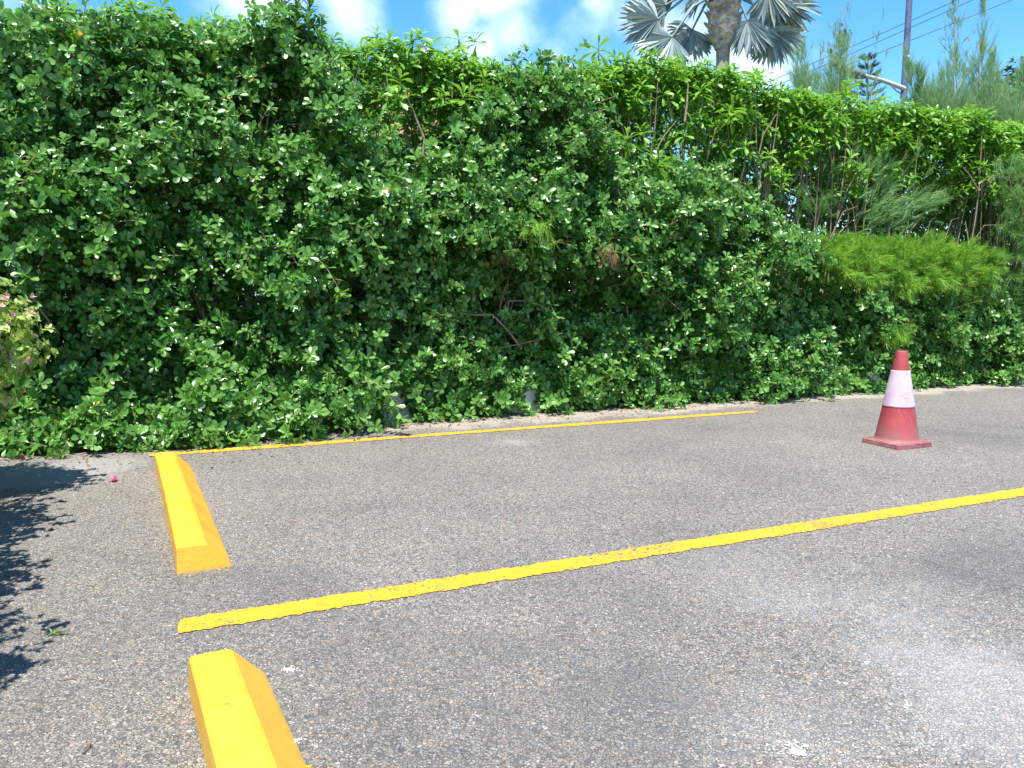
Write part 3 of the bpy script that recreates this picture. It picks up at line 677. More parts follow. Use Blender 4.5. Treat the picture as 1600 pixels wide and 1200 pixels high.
z = wtop(s) - dz + .05 * n_w2(s, n_) + .08 * np.minimum(0, (NW + .1 - n_)); whorls(s, z, n_, .8, k=11, young=(rng.random(m) < .7) * .5)
m = 3400; s = rng.uniform(WS0, WS1, m); dz = .15 + rng.random(m) ** 1.2 * 1.1; n_ = NW + .28 + .10 * n_w(s, dz) - rng.random(m) * .3
kp = rng.random(m) < np.clip(.62 - .36 * dz + .4 * n_w(s, dz), .06, 1); whorls(s[kp], (wtop(s) - dz)[kp], n_[kp], .72, .9, 10)
# inner fill so little shows through
m = 3000; s = rng.uniform(WS0, WS1, m); z = rng.uniform(.6, 1, m) * 0 + rng.uniform(.5, 3.7, m); n_ = NW - .35 - rng.random(m) * 1.2
thin = np.exp(-((s - hp(690, 185, NW)[0]) / .8) ** 2) * np.exp(-((z - hp(690, 185, NW)[1]) / .3) ** 2)
kp = (z < wtop(s) - .1) & (rng.random(m) > .45 * thin); whorls(s[kp], z[kp], n_[kp], .8, .4, 9)
m = 7000; s = rng.uniform(WS0, WS1, m); z = rng.uniform(.1, 3.7, m); n_ = NW - .7 - rng.random(m) * 1.1
thin = np.exp(-((s - hp(690, 185, NW)[0]) / .8) ** 2) * np.exp(-((z - hp(690, 185, NW)[1]) / .3) ** 2)
kp = (z < wtop(s) - .1) & (rng.random(m) > .75 * thin); whorls(s[kp], z[kp], n_[kp], 1.05, .25, 9)
# single whorls standing above the crest or drooping on the face
for px, py, nn, sc, up in [(717, 58, NW, .95, 1.3), (935, 72, NW, 1.1, 1.3), (1052, 92, NW, .9, 1), (626, 120, -.3, 1.15, 1), (725, 145, -.3, 1.25, 1), (622, 150, -.3, .9, 1), (705, 245, 0, 1.0, .8), (615, 200, -.2, .8, .9), (980, 215, -.1, 1.05, .5), (1030, 255, -.05, 1.1, .6),
                       (1000, 200, -.2, 1.0, .8), (1145, 170, -.3, 1.15, 1), (1140, 180, -.3, 1.0, 1), (1095, 140, -.35, 1.1, 1), (1310, 215, -.3, 1.0, 1), (1330, 245, -.3, .9, .8), (100, 12, -.2, 1.3, 1.1), (90, 40, -.2, 1.1, 1), (115, 70, .0, 1.0, .7), (930, 140, -.3, .9, 1), (1330, 130, NW, .9, 1.2), (1510, 170, NW, 1.0, 1.2), (740, 63, NW, .8, 1), (590, 50, NW, .8, 1), (245, 20, NW, .9, 1.1), (500, 38, NW, .9, 1.1)]:
    s_, z_ = hp(px, py, nn); whorls(np.array([s_]), np.array([z_]), np.array([nn]), sc, up, 12, young=np.array([.6]))
V, F, at_ = join(parts); mesh('foliage', V, F, M['whorl'], whedge, at_)
T = Tubes(); n_tot = 310
near = np.sort(rng.random(n_tot))                            # the front hundred are parts of their own, the rest one mass
for i in range(n_tot):
    Ti = Tubes() if i < 90 else T
    s_ = rng.uniform(WS0, WS1); n0 = NW + .2 - near[i] ** 1.4 * .9; zt = float(wtop(s_)) - rng.uniform(.08, .5); k = 9
    t = np.linspace(0, 1, k); lean = rng.normal(0, .3)
    P = hw(s_ + lean * (t - 1) + .025 * np.sin(t * 8 + i), .2 + (zt - .2) * t, n0 + .03 * np.sin(t * 6 + i * 2) + .1 * t)
    Ti.add(P, np.linspace(rng.uniform(.008, .018), .005, k), 5)
    for _ in range(rng.integers(1, 4)):                      # forks
        b0 = rng.integers(4, 7); q = P[b0]; e = q + HU * rng.normal(0, .2) + HN * rng.uniform(-.1, .22) + UP * rng.uniform(.3, .6)
        Ti.add([q, (q + e) / 2 + UP * .04 + HU * rng.normal(0, .03), e], [.010, .008, .005], 4)
    if Ti is not T: Ti.build('bare_stem', M['stem'], whedge)
tag(T.build('bare_stem', M['stem'], whedge), kind='stuff')
for px, py, px2, py2, nn in [(717, 62, 716, 120, NW), (935, 75, 933, 140, NW), (625, 128, 662, 215, -.35), (663, 215, 655, 300, -.3), (727, 155, 718, 240, -.35), (972, 240, 962, 310, -.1), (1075, 130, 1070, 190, -.4)]:
    T = Tubes(); T.add([hw(*hp(px, py, nn), nn), hw(*hp((px + px2) / 2 + 1, (py + py2) / 2, nn), nn), hw(*hp(px2, py2, nn), nn)], [.008, .011, .014], 6); T.build('bare_stem', M['stem'], whedge)
# white flowers
for px, py, nn in [(662, 72, NW + .3), (657, 75, NW + .3), (1078, 92, NW + .2), (665, 78, NW + .32)]:
    s_, z_ = hp(px, py, nn); V, F, at_ = rosettes(hw(np.array([s_]), np.array([z_]), np.array([nn])), HN[None] + UP * .5, 6, .055, .035, .5, 1.3, .1, OVATE); mesh('flower', V, [F], M['white_petal'], whedge, at_)

# ------------------------------------------------------------------ feathery needle shrubs
def needle_shrub(name, label, cat, region, cnt, mat, nl, per, dirf, L=.16, wd=.0034, loc=None, spread=.55, droop=.12):
    P, D = [], []
    for _ in range(cnt):
        p, d = region(); P.append(p); D.append(d)
    P = np.array(P); D = np.array(D) + rng.normal(0, .25, (cnt, 3))
    root = empty(name, loc if loc is not None else P.mean(0) * np.array([1, 1, 0]), label, cat)
    V, F, a_ = sprays(P, D, rng.uniform(.6, 1.3, cnt) * L, per, nl, wd, spread, droop)
    mesh('foliage', V, [F], M[mat], root, a_)
    return root
lx = np.array([1262, 1290, 1330, 1400, 1480, 1530, 1552]); ly0 = np.array([382, 370, 366, 370, 373, 378, 394]); ly1 = np.array([395, 420, 440, 448, 446, 428, 405])
nbm = Noise(.15, .5)
tufts = []
for _ in range(150):
    x = rng.uniform(1262, 1552); y0, y1 = np.interp(x, lx, ly0), np.interp(x, lx, ly1); f = rng.random() ** 1.1; s_, z_ = hp(x, y0 + (y1 - y0) * f, .1)
    nn = rng.uniform(-.5, .12) * (1 - f) + .10 * f + .14 * float(nbm(s_, z_))
    tufts.append((s_, z_ - .06, nn, HN * rng.uniform(.3, 1.0) - HU * rng.normal(.3, .45) + UP * (rng.uniform(.35, 1.0) - .95 * f)))
def reg_mound():
    if rng.random() < .55:
        x = rng.uniform(1266, 1550); y0, y1 = np.interp(x, lx, ly0) + 8, np.interp(x, lx, ly1) - 6; f = rng.random(); s_, z_ = hp(x, y0 + (y1 - y0) * f, .1)
        nn = rng.uniform(-.55, .12) * (1 - f) + .12 * f + .10 * float(nbm(s_, z_))
        return hw(s_, z_ - .05, nn), HN * rng.uniform(.3, 1.) - HU * rng.normal(.2, .5) + UP * (rng.uniform(.3, 1.0) - .8 * f)
    s_, z_, nn, d = tufts[rng.integers(len(tufts))]
    return hw(s_ + rng.normal(0, .04), z_ + rng.normal(0, .03), nn + rng.normal(0, .04)), d + rng.normal(0, .28, 3)
r_ = needle_shrub('needle_shrub', 'clipped yellow-green feathery mound lying on the hedge above the traffic cone', 'shrub', reg_mound, 2900, 'needle', .085, 30, None, L=.13, wd=.0034, spread=.6, droop=.08)
T = Tubes()
for i in range(26):
    x = rng.uniform(1270, 1545); s_, z_ = hp(x, 400, .0); T = Tubes(); T.add([hw(s_ + rng.normal(0, .2), .3, -.4), hw(s_, z_ - .35, -.3), hw(s_ + rng.normal(0, .1), z_, -.05)], [.018, .012, .006], 5); T.build('stem', M['bark'], r_)
for px, py, dx, dy in [(1345, 350, -20, -42), (1300, 352, 40, -30), (1450, 362, 12, -22), (1520, 365, 40, -14), (1365, 400, 14, -12), (1480, 360, 18, -20)]:
    s_, z_ = hp(px, py, .05); s2, z2 = hp(px + dx, py + dy, .1); T = Tubes(); T.add([hw(s_, z_ - .2, .0), hw((s_ + s2) / 2, (z_ + z2) / 2 + .05, .05), hw(s2, z2, .1)], [.005, .004, .002], 4); T.build('dry_stalk', M['twig'], r_)
# small tufts poking through the glossy hedge under the mound
for (px, py, rr), lab in [((1395, 518, 26), 'small olive tuft of needles poking out of the hedge just above the cone'), ((1530, 450, 34), 'drooping feathery tuft at the right end of the clipped mound'), ((830, 350, 34), 'sparse tuft of yellowish needles caught in the middle of the glossy hedge')]:
    def reg_t(px=px, py=py, rr=rr):
        s_, z_ = hp(px + rng.normal(0, rr * .6), py + rng.normal(0, rr * .35), .15); nn = float(surf(np.array(s_), np.array(z_))) + rng.uniform(-.05, .12)
        return hw(s_, z_, nn), HN * .7 - UP * .35 - HU * .2
    needle_shrub('needle_tuft', lab, 'shrub', reg_t, 42 if px != 830 else 20, 'needle', .12, 30, None, wd=.003)
# bough sweeping up to the right in front of the bare stems
def reg_sweep():
    f = rng.random(); x = 1345 + 115 * f + rng.normal(0, 14); y = 345 - 34 * f + rng.normal(0, 18) * (1 - f * .7)
    nn = -.35 + rng.normal(0, .08); s_, z_ = hp(x, y, nn); return hw(s_, z_, nn), HU * 1.1 + UP * .6 + HN * .25
needle_shrub('needle_shrub', 'dark feathery bough sweeping up to the right before the bare stems', 'shrub', reg_sweep, 150, 'needle_dark', .12, 28, None, L=.18, spread=.45)
def reg_sweep2():
    x = rng.normal(1360, 30); y = rng.normal(285, 22); nn = -.4; s_, z_ = hp(x, y, nn); return hw(s_, z_, nn), HU * .5 + UP * .9
needle_shrub('needle_shrub', 'thin upright feathery sprays among the bare stems above the clipped mound', 'shrub', reg_sweep2, 70, 'needle_dark', .15, 26, None, L=.2, spread=.3)
def reg_small():
    x = rng.normal(1270, 14); y = rng.normal(320, 10); nn = -.2; s_, z_ = hp(x, y, nn); return hw(s_, z_, nn), HN * .6 - HU * .4 + UP * .2
needle_shrub('needle_tuft', 'small feathery tuft beside the left end of the clipped mound', 'shrub', reg_small, 30, 'needle_dark', .12, 26, None)
def reg_right():
    x = 1546 + rng.random() ** .8 * 330; y = rng.uniform(235, 450); nn = rng.uniform(-.5, .25) + .1 * (y - 340) / 100; s_, z_ = hp(x, y, nn)
    return hw(s_, z_ , nn), -UP * .15 - HU * .75 + HN * .7 + UP * rng.normal(0, .4)
r_ = needle_shrub('needle_shrub', 'soft hazy green feathery bush at the right edge beside the clipped mound', 'shrub', reg_right, 1500, 'needle_dark', .17, 38, None, L=.22, wd=.0036)
T = Tubes()
for i in range(14):
    x = rng.uniform(1560, 1850); s_, z_ = hp(x, 330, -.2); T = Tubes(); T.add([hw(s_ + .1, .3, -.45), hw(s_ + rng.normal(0, .1), z_ - .3, -.3), hw(s_ + rng.normal(0, .2), z_ + .4, -.1)], [.02, .014, .006], 5); T.build('stem', M['bark'], r_)

def feather_tree(label, shoots, Y, mat, cnt_per):
    """young she-oak: upright leaders with ascending feathery sprays; shoots = (px base, py base, px tip, py tip, half width px)"""
    sc = Y / 1200; P, D, L = [], [], []; T = Tubes(); root = None
    for (bx, by, tx, ty, hwid) in shoots:
        b0, t0 = at(bx, by, Y), at(tx, ty, Y); off = rng.normal(0, .25); b0[1] += off; t0[1] += off
        if root is None: root = empty('feathery_tree', (b0[0], b0[1], 0), label, 'tree')
        k = 8; t = np.linspace(0, 1, k); ax = b0 + (t0 - b0) * t[:, None]; ax[:, 0] += .03 * np.sin(t * 5 + bx)
        foot = np.array([b0[0] + rng.normal(0, .1), b0[1], 0.1])
        T.add(np.vstack([foot, ax]), np.concatenate([[.03], np.linspace(.016, .002, k) * (.4 if hwid < 5 else 1)]), 5)
        for _ in range(cnt_per if hwid > 5 else 12):
            f = rng.random() ** 2.1; c = b0 + (t0 - b0) * f; w_ = hwid * sc * (1 - f) ** .8
            an = rng.random() * 6.28; r_ = rng.random() * w_
            P.append(c + np.array([math.cos(an) * r_, math.sin(an) * r_, rng.normal(0, .05)])); o_ = np.array([math.cos(an), math.sin(an), 0]) * (.35 if f < .7 else .12)
            D.append(o_ * rng.uniform(.6, 1.8) + UP * rng.uniform(.5, 1.1)); L.append(rng.uniform(.12, .34) * (1 - .3 * f))
    V, F, a_ = sprays(np.array(P), np.array(D), np.array(L), 24, .12, .0034, .40, .03)
    mesh('foliage', V, [F], M[mat], root, a_); T.build('trunk', M['twig'], root)
    return root
feather_tree('wispy young feathery tree with a climbing vine left of the pole', [(1300, 170, 1318, 18, 24), (1285, 165, 1298, 50, 26), (1306, 160, 1308, 70, 14), (1268, 150, 1262, 62, 14), (1258, 140, 1254, 92, 10), (1290, 160, 1306, 84, 26), (1275, 165, 1283, 90, 22), (1335, 165, 1362, 30, 3), (1360, 170, 1388, 85, 3)], 12.5, 'needle_pale', 70)
feather_tree('dense feathery tree with two tall wispy leaders right of the pole', [(1505, 190, 1498, -8, 34), (1535, 190, 1540, 0, 30), (1520, 190, 1520, 70, 44), (1490, 185, 1480, 110, 40), (1560, 190, 1562, 90, 32), (1455, 175, 1432, 85, 10), (1470, 180, 1440, 110, 16), (1545, 180, 1550, 60, 20), (1575, 200, 1590, 110, 26)], 12.8, 'needle_pale', 190)
# vine on the first tree
k = 46; t = rng.random(k); P = np.array([at(1313 + 8 * math.sin(q * 9) + rng.normal(0, 5), 150 - 112 * q, 12.35) for q in t])
V, F, a_ = leaves(P, rng.normal(0, 1, (k, 3)), -np.array([0, 1, -.6]) + rng.normal(0, .4, (k, 3)), .085, .06, .1, OVATE)
o = mesh('climbing_vine', V, [F], M['dark_leaf'], None, a_); tag(o, 'dark round-leaved vine climbing the wispy tree left of the pole', 'vine')

# ------------------------------------------------------------------ bougainvillea at the left edge
bush = empty('flowering_bush', (-3.75, 4.0, 0), 'pale yellow-green bush with pinkish bracts at the left edge of the lot', 'bush')
blobs = [((-3.48, 4.44, .90), (.68, .52, .52)), ((-3.75, 4.3, .55), (.62, .6, .42)), ((-3.16, 3.35, .95), (.68, .66, .52)), ((-2.72, 2.55, .95), (.64, .66, .52)), ((-2.24, 1.80, .95), (.60, .66, .5)), ((-2.02, 1.3, .95), (.5, .6, .5)), ((-3.9, 3.2, 1.0), (.8, 1.2, .6)), ((-2.5, 1.5, .9), (.6, .7, .5))]
P, A = [], []
nb = Noise(.25, .7, dim=3)
for c, r_ in blobs:
    m = 4600; d = nrm(rng.normal(0, 1, (m, 3))); p = np.array(c) + d * np.array(r_) * (1 + .09 * nb(*(d * 2 + np.array(c)).T))[:, None] * (rng.uniform(.08, 1.0, m) ** .6)[:, None]
    P.append(p); A.append(nrm(d + UP * .25 + rng.normal(0, .4, (m, 3))))
P = np.concatenate(P); A = np.concatenate(A); ok = P[:, 2] > .2; P, A = P[ok], A[ok]
V, F, a_ = rosettes(P, A, 7, .046, .030, .5, 1.6, .25, OVATE, grav=.2); mesh('foliage', V, [F], M['bract'], bush, a_)
top = (P[:, 2] > .82) & (rng.random(len(P)) < .12); V, F, a_ = rosettes(P[top] + A[top] * .04, A[top], 6, .032, .022, .4, 1.3, .1, OVATE); mesh('flower_bract', V, [F], M['pink'], bush, a_)
T = Tubes(); sh = []
for px, py, px2, py2 in [(45, 490, 66, 477), (48, 505, 64, 500), (50, 545, 78, 534), (35, 600, 27, 628), (5, 450, 12, 438)]:
    a0, a1 = at(px - 24, py + 6, 4.6), at(px2 - 5, py2, 4.62); T.add([a0, (a0 + a1) / 2 + UP * .02, a1], [.004, .003, .002], 4)
    sh = np.array([a0 + (a1 - a0) * f for f in np.linspace(.4, 1, 5)])
    V, F, a_ = rosettes(sh, nrm(np.array([[1., -.3, .3]]) + rng.normal(0, .3, (len(sh), 3))), 4, .034, .018, .5, 1.5, .3, OVATE, agev=np.full(len(sh), .6)); mesh('young_shoot', V, [F], M['bract'], bush, a_)
for c, r_ in blobs:
    for _ in range(4):
        e = np.array(c) + rng.normal(0, .2, 3); f_ = np.array([c[0] - .25 + rng.normal(0, .08), c[1] + rng.normal(0, .08), -.01]); T = Tubes(); T.add([f_, (f_ + e) / 2 + rng.normal(0, .05, 3), e], [.02, .015, .006], 5); T.build('branch', M['dark_bark'], bush)

# ------------------------------------------------------------------ silver fan palm behind the hedge
def fan_palm():
    Y = 22.0; sc = Y / 1200; foot = at(1122, 300, Y); foot[2] = 0; crown = at(1122, -8, Y)
    root = empty('fan_palm', foot, 'silvery blue-grey fan palm with a bare trunk standing behind the hedge', 'palm tree')
    k = 16; zz = np.linspace(-.05, at(1122, 62, Y)[2], k); pts = np.stack([np.full(k, foot[0]), np.full(k, Y), zz], -1); pts[:, 0] += np.linspace(0, .02, k)
    T = Tubes(); T.add(pts, .185 + .012 * np.sin(np.arange(k) * 2.2) + np.linspace(.05, 0, k), 16); T.build('trunk', M['palm_bark'], root)
    # old frond bases
    z0, z1 = at(0 + 1122, 72, Y)[2], at(1122, -22, Y)[2]; T = Tubes(); nbt = 64
    T.add([(foot[0], Y, z) for z in np.linspace(z0 - .1, z1, 6)], [.2, .36, .42, .40, .33, .2], 14)
    T.build('crown_shaft', M['boot'], root)
    for i in range(nbt):
        f = i / nbt; an = i * 2.39996; z = z0 + (z1 - z0) * f; r0 = .30 + .12 * math.sin(min(1, f * 1.6) * math.pi * .75)
        o_ = np.array([math.cos(an), math.sin(an), 0]); b0 = np.array([foot[0], Y, z]) + o_ * r0 * .7; e = b0 + o_ * .22 + UP * (.16 + .08 * f)
        T2 = Tubes(); side = np.array([-o_[1], o_[0], 0]); ring = []
        for t, w_, th in ((0, .13, .05), (.5, .15, .05), (1, .09, .04)):
            c = b0 + (e - b0) * t; ring += [c - side * w_, c + o_ * th + UP * th, c + side * w_, c - o_ * th - UP * th]
        V = np.array(ring); F = [[q * 4 + j, q * 4 + (j + 1) % 4, q * 4 + 4 + (j + 1) % 4, q * 4 + 4 + j] for q in range(2) for j in range(4)] + [[8, 9, 10, 11]]
        mesh('frond_base', V, [np.array(F)], M['boot'], root, smooth=False)
    # fronds: (hub px, py, depth offset, direction px dx, dy, toward camera, blade length px)
    fr = [(1028, 30, -.3, -1, .25, .3, 74), (1050, 58, -.5, -.85, .55, .5, 72), (1082, 46, .3, -.55, .85, -.2, 62), (1040, 8, .2, -1, -.15, -.1, 78), (1168, 32, -.4, .12, 1, .4, 68), (1208, 50, -.3, .66, .8, .3, 66),
          (1212, 2, -.2, 1, .25, .3, 84), (1200, -14, -.6, .6, .75, .5, 66), (1190, 20, .8, .7, .5, -.5, 66), (1060, -20, .5, -.9, -.5, -.3, 80), (1185, -30, .3, .9, -.5, -.2, 80), (1122, -60, 0, .1, -1, .1, 84), (1095, -55, -.5, -.5, -.9, .4, 84), (1150, -55, .6, .5, -.9, -.3, 84),
          (1110, -20, 1.0, -.2, -.3, -1, 80), (1140, -10, 1.1, .4, .2, -1, 80)]
    for (hx, hy, dy, ux, uy, tw, bl) in fr:
        hub = at(hx, hy, Y + dy * .9); st = np.array([foot[0], Y, z1 - .25]) + np.array([hub[0] - foot[0], dy, 0]) * .22
        fo = bpy.data.objects.new('frond', None); COL.objects.link(fo); fo.parent = root
        T = Tubes(); mid = (st + hub) / 2 + UP * .22; T.add([st, mid, hub], [.05, .038, .026], 6); pet = T.build('petiole', M['silver'], None); pet.parent = fo; pet.location = -root.location
        D0 = nrm(np.array([ux, -tw * .6, -uy])); view = nrm(np.array([0 - hub[0], -hub[1], EYE - hub[2]])); Nn = nrm(np.cross(np.cross(D0, view + np.array([.25 * rng.normal(), 0, .5])), D0)); S = np.cross(D0, Nn)
        n = 44; a_ = np.linspace(-1.6, 1.6, n); dirs = np.cos(a_)[:, None] * D0 + np.sin(a_)[:, None] * S - Nn * (.30 * np.abs(np.sin(a_)) - .12)[:, None]
        Lf = bl * .86 * sc * (1.0 - .10 * np.abs(a_)) * rng.uniform(.93, 1.05, n)
        alt = (np.arange(n) % 2) * 2 - 1
        V, F, at2 = leaves(np.repeat(hub[None], n, 0), dirs + rng.normal(0, .02, (n, 3)), Nn + S * (alt * .5)[:, None] + rng.normal(0, .12, (n, 3)), Lf, .135, rng.uniform(.05, .32, n), [(0, .12), (.35, .7), (.6, 1.0), (.8, .62), (1.0, .06)], fold=.55,
                           rnd=np.clip(rng.random() * .4 + .6 * rng.random(n), 0, 1), age=(rng.random(n) < .12) * .8)
        bl_o = mesh('blade', V, [F], M['silver'], None, at2, smooth=False); bl_o.parent = fo; bl_o.location = -root.location
fan_palm()

# ------------------------------------------------------------------ lamp post with arm, wires
def lamp_post():
    Y = 26.0; b0 = at(1411.5, 160, Y); t0 = at(1421, -2, Y); foot = b0 + (b0 - t0) * (b0[2] / (t0[2] - b0[2])); foot[2] = -.05; tip = t0 + (t0 - b0) * .6
    root = empty('lamp_post', foot, 'slim blue-grey post with a lamp arm rising to the left behind the hedge', 'lamp post')
    T = Tubes(); T.add([foot, b0, t0, tip], [.125, .105, .095, .085], 14); T.build('pole', M['pole'], root)
    c = at(1416.2, 89, Y); T = Tubes(); T.add([c - UP * .03, c + UP * .03], .108, 14); T.build('band', M['trim'], root)
    a1 = at(1412, 138, Y - .05); a0 = at(1346, 117, Y - .3); T = Tubes(); T.add([a1 + (a1 - a0) * .03, a1, (a0 + a1) / 2 + UP * .04, a0], [.075, .075, .07, .06], 10); T.build('arm', M['steel'], root)
    # lamp head: long tapered hood
    h0, h1 = at(1350, 120, Y - .3), at(1314, 106, Y - .5); d = nrm(h1 - h0); sd_ = nrm(np.cross(d, UP)); up = np.cross(sd_, d); ring = []
    for t, w_, ht, hb in ((0, .10, .10, .08), (.15, .17, .15, .13), (.5, .20, .16, .17), (.85, .17, .12, .12), (1, .06, .05, .05)):
        c = h0 + (h1 - h0) * t; ring += [c - sd_ * w_ - up * hb * .6, c - sd_ * w_ * .8 + up * ht * .6, c + up * ht, c + sd_ * w_ * .8 + up * ht * .6, c + sd_ * w_ - up * hb * .6, c - up * hb]
    V = np.array(ring); F = [[q * 6 + j, q * 6 + (j + 1) % 6, q * 6 + 6 + (j + 1) % 6, q * 6 + 6 + j] for q in range(4) for j in range(6)]
    mesh('lamp_head', V, [np.array(F), np.array([[0, 1, 2, 3, 4, 5], [29, 28, 27, 26, 25, 24]])], M['lamp'], root)
    br = Tubes(); q0, q1 = at(1413, 140, Y - .05), at(1388, 122, Y - .15)
    br.add([at(1412.5, 150, Y), at(1400, 141, Y - .1), at(1392, 133, Y - .12)], .028, 6); br.build('brace', M['steel'], root)
lamp_post()
for (x0, y0, x1, y1), lab in [((1225, 118, 1500, -2), 'topmost thin cable of three crossing the sky behind the post'), ((1225, 129, 1524, -2), 'middle thin cable of three crossing the sky behind the post'), ((1225, 140, 1586, -2), 'lowest thin cable of three crossing the sky behind the post')]:
    a0, a1 = at(x0, y0, 36), at(x1, y1, 31); d = a1 - a0; ts = np.linspace(-1.6, 2.2, 30); T = Tubes()
    T.add([a0 + d * t + UP * (.10 * (t - .5) ** 2 - .02) for t in ts], .017, 5); o = T.build('power_cable', M['wire']); tag(o, lab, 'cable', 'cables crossing the sky')

# ------------------------------------------------------------------ other things beyond the hedge
def norfolk_pine():
    Y = 31.0; sc = Y / 1200; foot = at(1354, 300, Y); foot[2] = 0; tp_ = at(1357, 84, Y); root = empty('norfolk_pine', foot, 'small tiered dark pine seen behind the lamp arm', 'pine tree')
    T = Tubes(); T.add([foot, (foot + tp_) / 2, tp_], [.10, .06, .012], 8); T.build('trunk', M['dark_bark'], root)
    P, D = [], []
    for i, py in enumerate(np.arange(94, 230, 14)):
        c = at(1356, py, Y); rr = (7 + (py - 94) * .24) * sc; nb_ = 7
        for q in range(nb_):
            an = q * 6.283 / nb_ + i * .5; o_ = np.array([math.cos(an), math.sin(an), .22])
            for f in np.linspace(.1, 1, 9): P.append(c + o_ * rr * f + UP * .05 * f * f); D.append(o_ + UP * .4)
    P, D = np.array(P), np.array(D); V, F, a_ = sprays(P, D + rng.normal(0, .15, D.shape), np.full(len(P), .16), 14, .13, .014, .8, .0); mesh('foliage', V, [F], M['pine'], root, a_)
norfolk_pine()
def feather_palm():
    Y = 16.0; foot = at(1572, 300, Y); foot[2] = 0; c = at(1572, 165, Y); root = empty('feather_palm', foot, 'green feather palm with arching fronds at the right edge behind the hedge', 'palm tree')
    T = Tubes(); T.add([foot, c], [.12, .09], 10); T.build('trunk', M['palm_bark'], root)
    for i in range(16):
        an = i * 2.4; el = rng.uniform(.5, 1.3); L = rng.uniform(1.0, 1.45); k = 14; t = np.linspace(0, 1, k); o_ = np.array([math.cos(an), math.sin(an), 0])
        ax = c + o_ * (L * t * math.cos(el) * 1.1)[:, None] + UP * (L * t * math.sin(el) - L * .75 * t ** 2.2)[:, None]
        Tn = nrm(np.gradient(ax, axis=0)); sd_ = nrm(np.cross(Tn, UP)); pr = []
        for sgn in (-1, 1):
            for h_ in (0, .5): 
                pp = ax + Tn * (L / k * h_); pr.append(leaves(pp[1:], (sd_ * sgn + Tn * .7 - UP * .2)[1:], (UP + rng.normal(0, .15, (k, 3)))[1:], .36 * np.sin(np.pi * (.12 + .85 * t))[1:] , .032, .2, SPOON))
        V, F, a_ = join(pr); mesh('frond', V, F, M['frond'], root, a_)
feather_palm()
def leafy_tree(name, label, px, py, Y, rx, rz, mat, cnt, leaf):
    c = at(px, py, Y); root = empty(name, (c[0], c[1], 0), label, 'tree'); T = Tubes(); T.add([(c[0], c[1], -.05), (c[0] + .1, c[1], c[2] * .6), tuple(c)], [.16, .12, .05], 8)
    for _ in range(9): e = c + rng.normal(0, .5, 3) * np.array([rx, rx, rz]); T.add([c - UP * rz * .7, (c + e) / 2, e], [.06, .04, .01], 5)
    T.build('trunk', M['dark_bark'], root)
    d = nrm(rng.normal(0, 1, (cnt, 3))); nn = Noise(.5, 1.6, dim=3); P = c + d * np.array([rx, rx, rz]) * (1 + .22 * nn(*(d * 2).T))[:, None] * (rng.random(cnt) ** .4)[:, None]
    V, F, a_ = rosettes(P, d + UP * .3, 7, leaf, leaf * .5, .5, 1.6, .15, OVATE); mesh('crown', V, [F], M[mat], root, a_)
leafy_tree('broadleaf_tree', 'dark green tree partly seen at the far right edge behind the hedge', 1608, 168, 18, .75, .9, 'dark_leaf', 900, .16)
leafy_tree('broadleaf_tree', 'low pale bush topping the hedge beneath the right-edge palm', 1545, 215, 13.2, .5, .35, 'frond', 260, .12)

def house():
    Y = 15.5; p0, p1 = at(250, 200, Y), at(800, 200, Y); x0, x1 = p0[0], p1[0]; ze = at(600, 205, Y - .4)[2]; zr = at(600, 118, Y + 2)[2]
    root = empty('house', ((x0 + x1) / 2, Y + 2.5, 0), 'pale blue house with a terracotta roof glimpsed through gaps in the hedge', 'house')
    V = np.array([(x, y, z) for z in (-.05, ze) for x, y in ((x0, Y), (x1, Y), (x1, Y + 5), (x0, Y + 5))]); F = [[0, 1, 5, 4], [1, 2, 6, 5], [2, 3, 7, 6], [3, 0, 4, 7]]
    mesh('wall', V, [np.array(F)], M['render'], root, smooth=False)
    e = .45; V = np.array([(x0 - e, Y - e, ze - .1), (x1 + e, Y - e, ze - .1), (x1 + e, Y + 5 + e, ze - .1), (x0 - e, Y + 5 + e, ze - .1), (x0 + 2, Y + 2.5, zr), (x1 - 2, Y + 2.5, zr)])
    mesh('roof', V, [np.array([[0, 1, 5, 4], [2, 3, 4, 5]]), np.array([[1, 2, 5], [3, 0, 4]]), np.array([[3, 2, 1, 0]])], M['roof'], root, smooth=False)
    for fx in (.15, .4, .62, .85):
        xc = x0 + (x1 - x0) * fx; z = ze - 1.9
        fr = mesh('window', np.array([(xc - .55, Y - .04, z), (xc + .55, Y - .04, z), (xc + .55, Y - .04, z + 1.3), (xc - .55, Y - .04, z + 1.3), (xc - .46, Y - .05, z + .09), (xc + .46, Y - .05, z + .09), (xc + .46, Y - .05, z + 1.21), (xc - .46, Y - .05, z + 1.21)]),
                  [np.array([[0, 1, 5, 4], [1, 2, 6, 5], [2, 3, 7, 6], [3, 0, 4, 7]])], M['trim'], root, smooth=False)
        g = mesh('pane', np.array([(xc - .47, Y - .045, z + .08), (xc + .47, Y - .045, z + .08), (xc + .47, Y - .045, z + 1.22), (xc - .47, Y - .045, z + 1.22)]), [np.array([[0, 1, 2, 3]])], M['glass'], None, smooth=False); g.parent = fr
house()

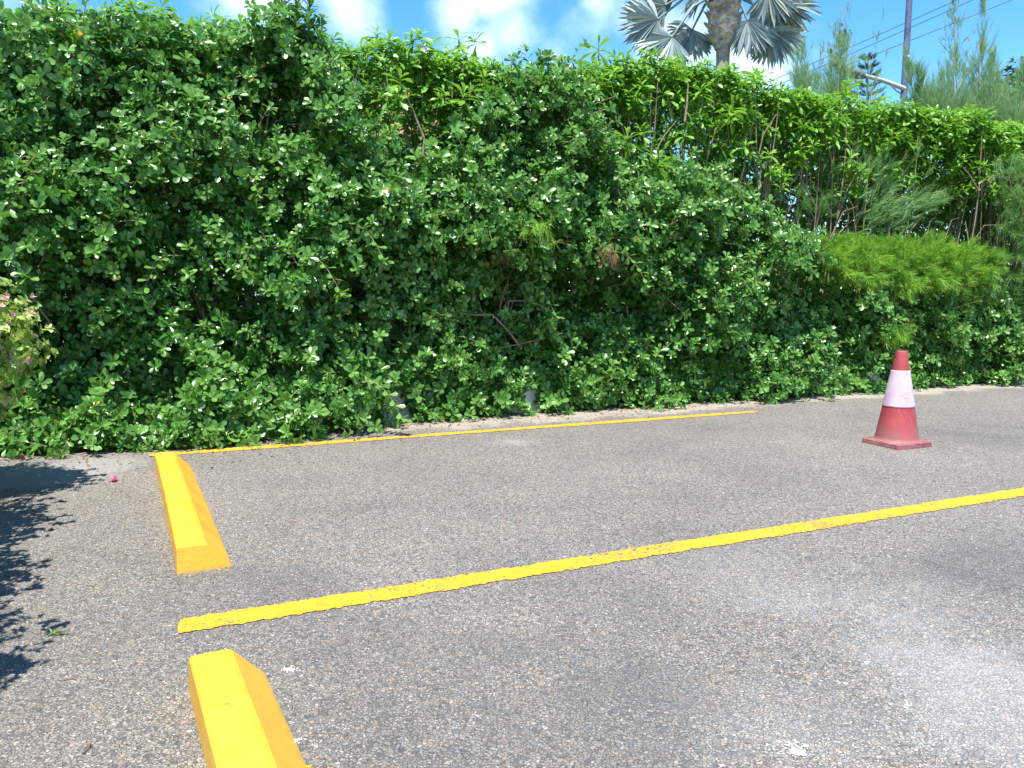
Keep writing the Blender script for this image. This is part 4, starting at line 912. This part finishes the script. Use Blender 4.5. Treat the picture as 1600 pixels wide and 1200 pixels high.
# ------------------------------------------------------------------ litter
m = 1500; s = rng.uniform(S0, hp(1250, 640)[0], m); n_ = .08 + rng.exponential(.22, m); n_ = np.minimum(n_, 1.6)
P = hw(s, rng.uniform(.004, .012, m), n_ + np.interp(s, base_s, base_n) * .8)
V, F, a_ = leaves(P, nrm(rng.normal(0, 1, (m, 3)) * np.array([1, 1, .12])), UP + rng.normal(0, .3, (m, 3)), rng.uniform(.010, .042, m), rng.uniform(.006, .02, m), rng.normal(0, .3, m), OVATE)
o = mesh('leaf_litter', V, [F], M['litter'], None, a_); tag(o, 'small dry leaves and bits scattered along the foot of the hedge', 'leaf litter', kind='stuff')
for px, py, sz, lab in [(177, 752, .05, 'crumpled pink blossom alone on the open asphalt at the left'), (229, 701, .05, 'pink blossom lying by the left end of the thin yellow line'), (340, 697, .035, 'tiny pink blossom under the leaves right of the far wheel stop'), (36, 719, .04, 'tiny pink blossom on the pale edge below the left bush'), (312, 703, .03, 'tiny pink blossom next to the thin line behind the far wheel stop')]:
    P = gp(px, py); V, F, a_ = rosettes(P[None] + UP * .012, UP[None] + rng.normal(0, .3, (1, 3)), 6, sz, sz * .75, .6, 1.45, .1, OVATE)
    o = mesh('fallen_blossom', V, [F], M['petal'], None, a_); tag(o, lab, 'blossom', 'pink blossoms fallen on the asphalt')
for pa, pb, lab in [((92, 1065), (124, 1061), 'thin dry twig lying on the asphalt left of the near wheel stop'), ((130, 1180), (142, 1163), 'short dark twig on the asphalt in the bottom left corner')]:
    a0, b0 = gp(*pa), gp(*pb); T = Tubes(); T.add([a0 + UP * .004, (a0 + b0) / 2 + UP * .008 + (.004, .004, 0), b0 + UP * .004], [.0018, .0022, .001], 5); o = T.build('fallen_twig', M['bark']); tag(o, lab, 'twig', 'twigs on the asphalt')
P = gp(87, 992); V, F, a_ = rosettes(np.repeat(P[None], 3, 0) + rng.normal(0, .012, (3, 3)) * np.array([1, 1, 0]) + UP * .006, np.repeat(UP[None], 3, 0) + rng.normal(0, .3, (3, 3)), 7, .03, .009, .4, 1.4, .2, OVATE)
o = mesh('weed', V, [F], M['frond'], None, a_); tag(o, 'tiny weed sprouting from the asphalt at the left', 'weed')
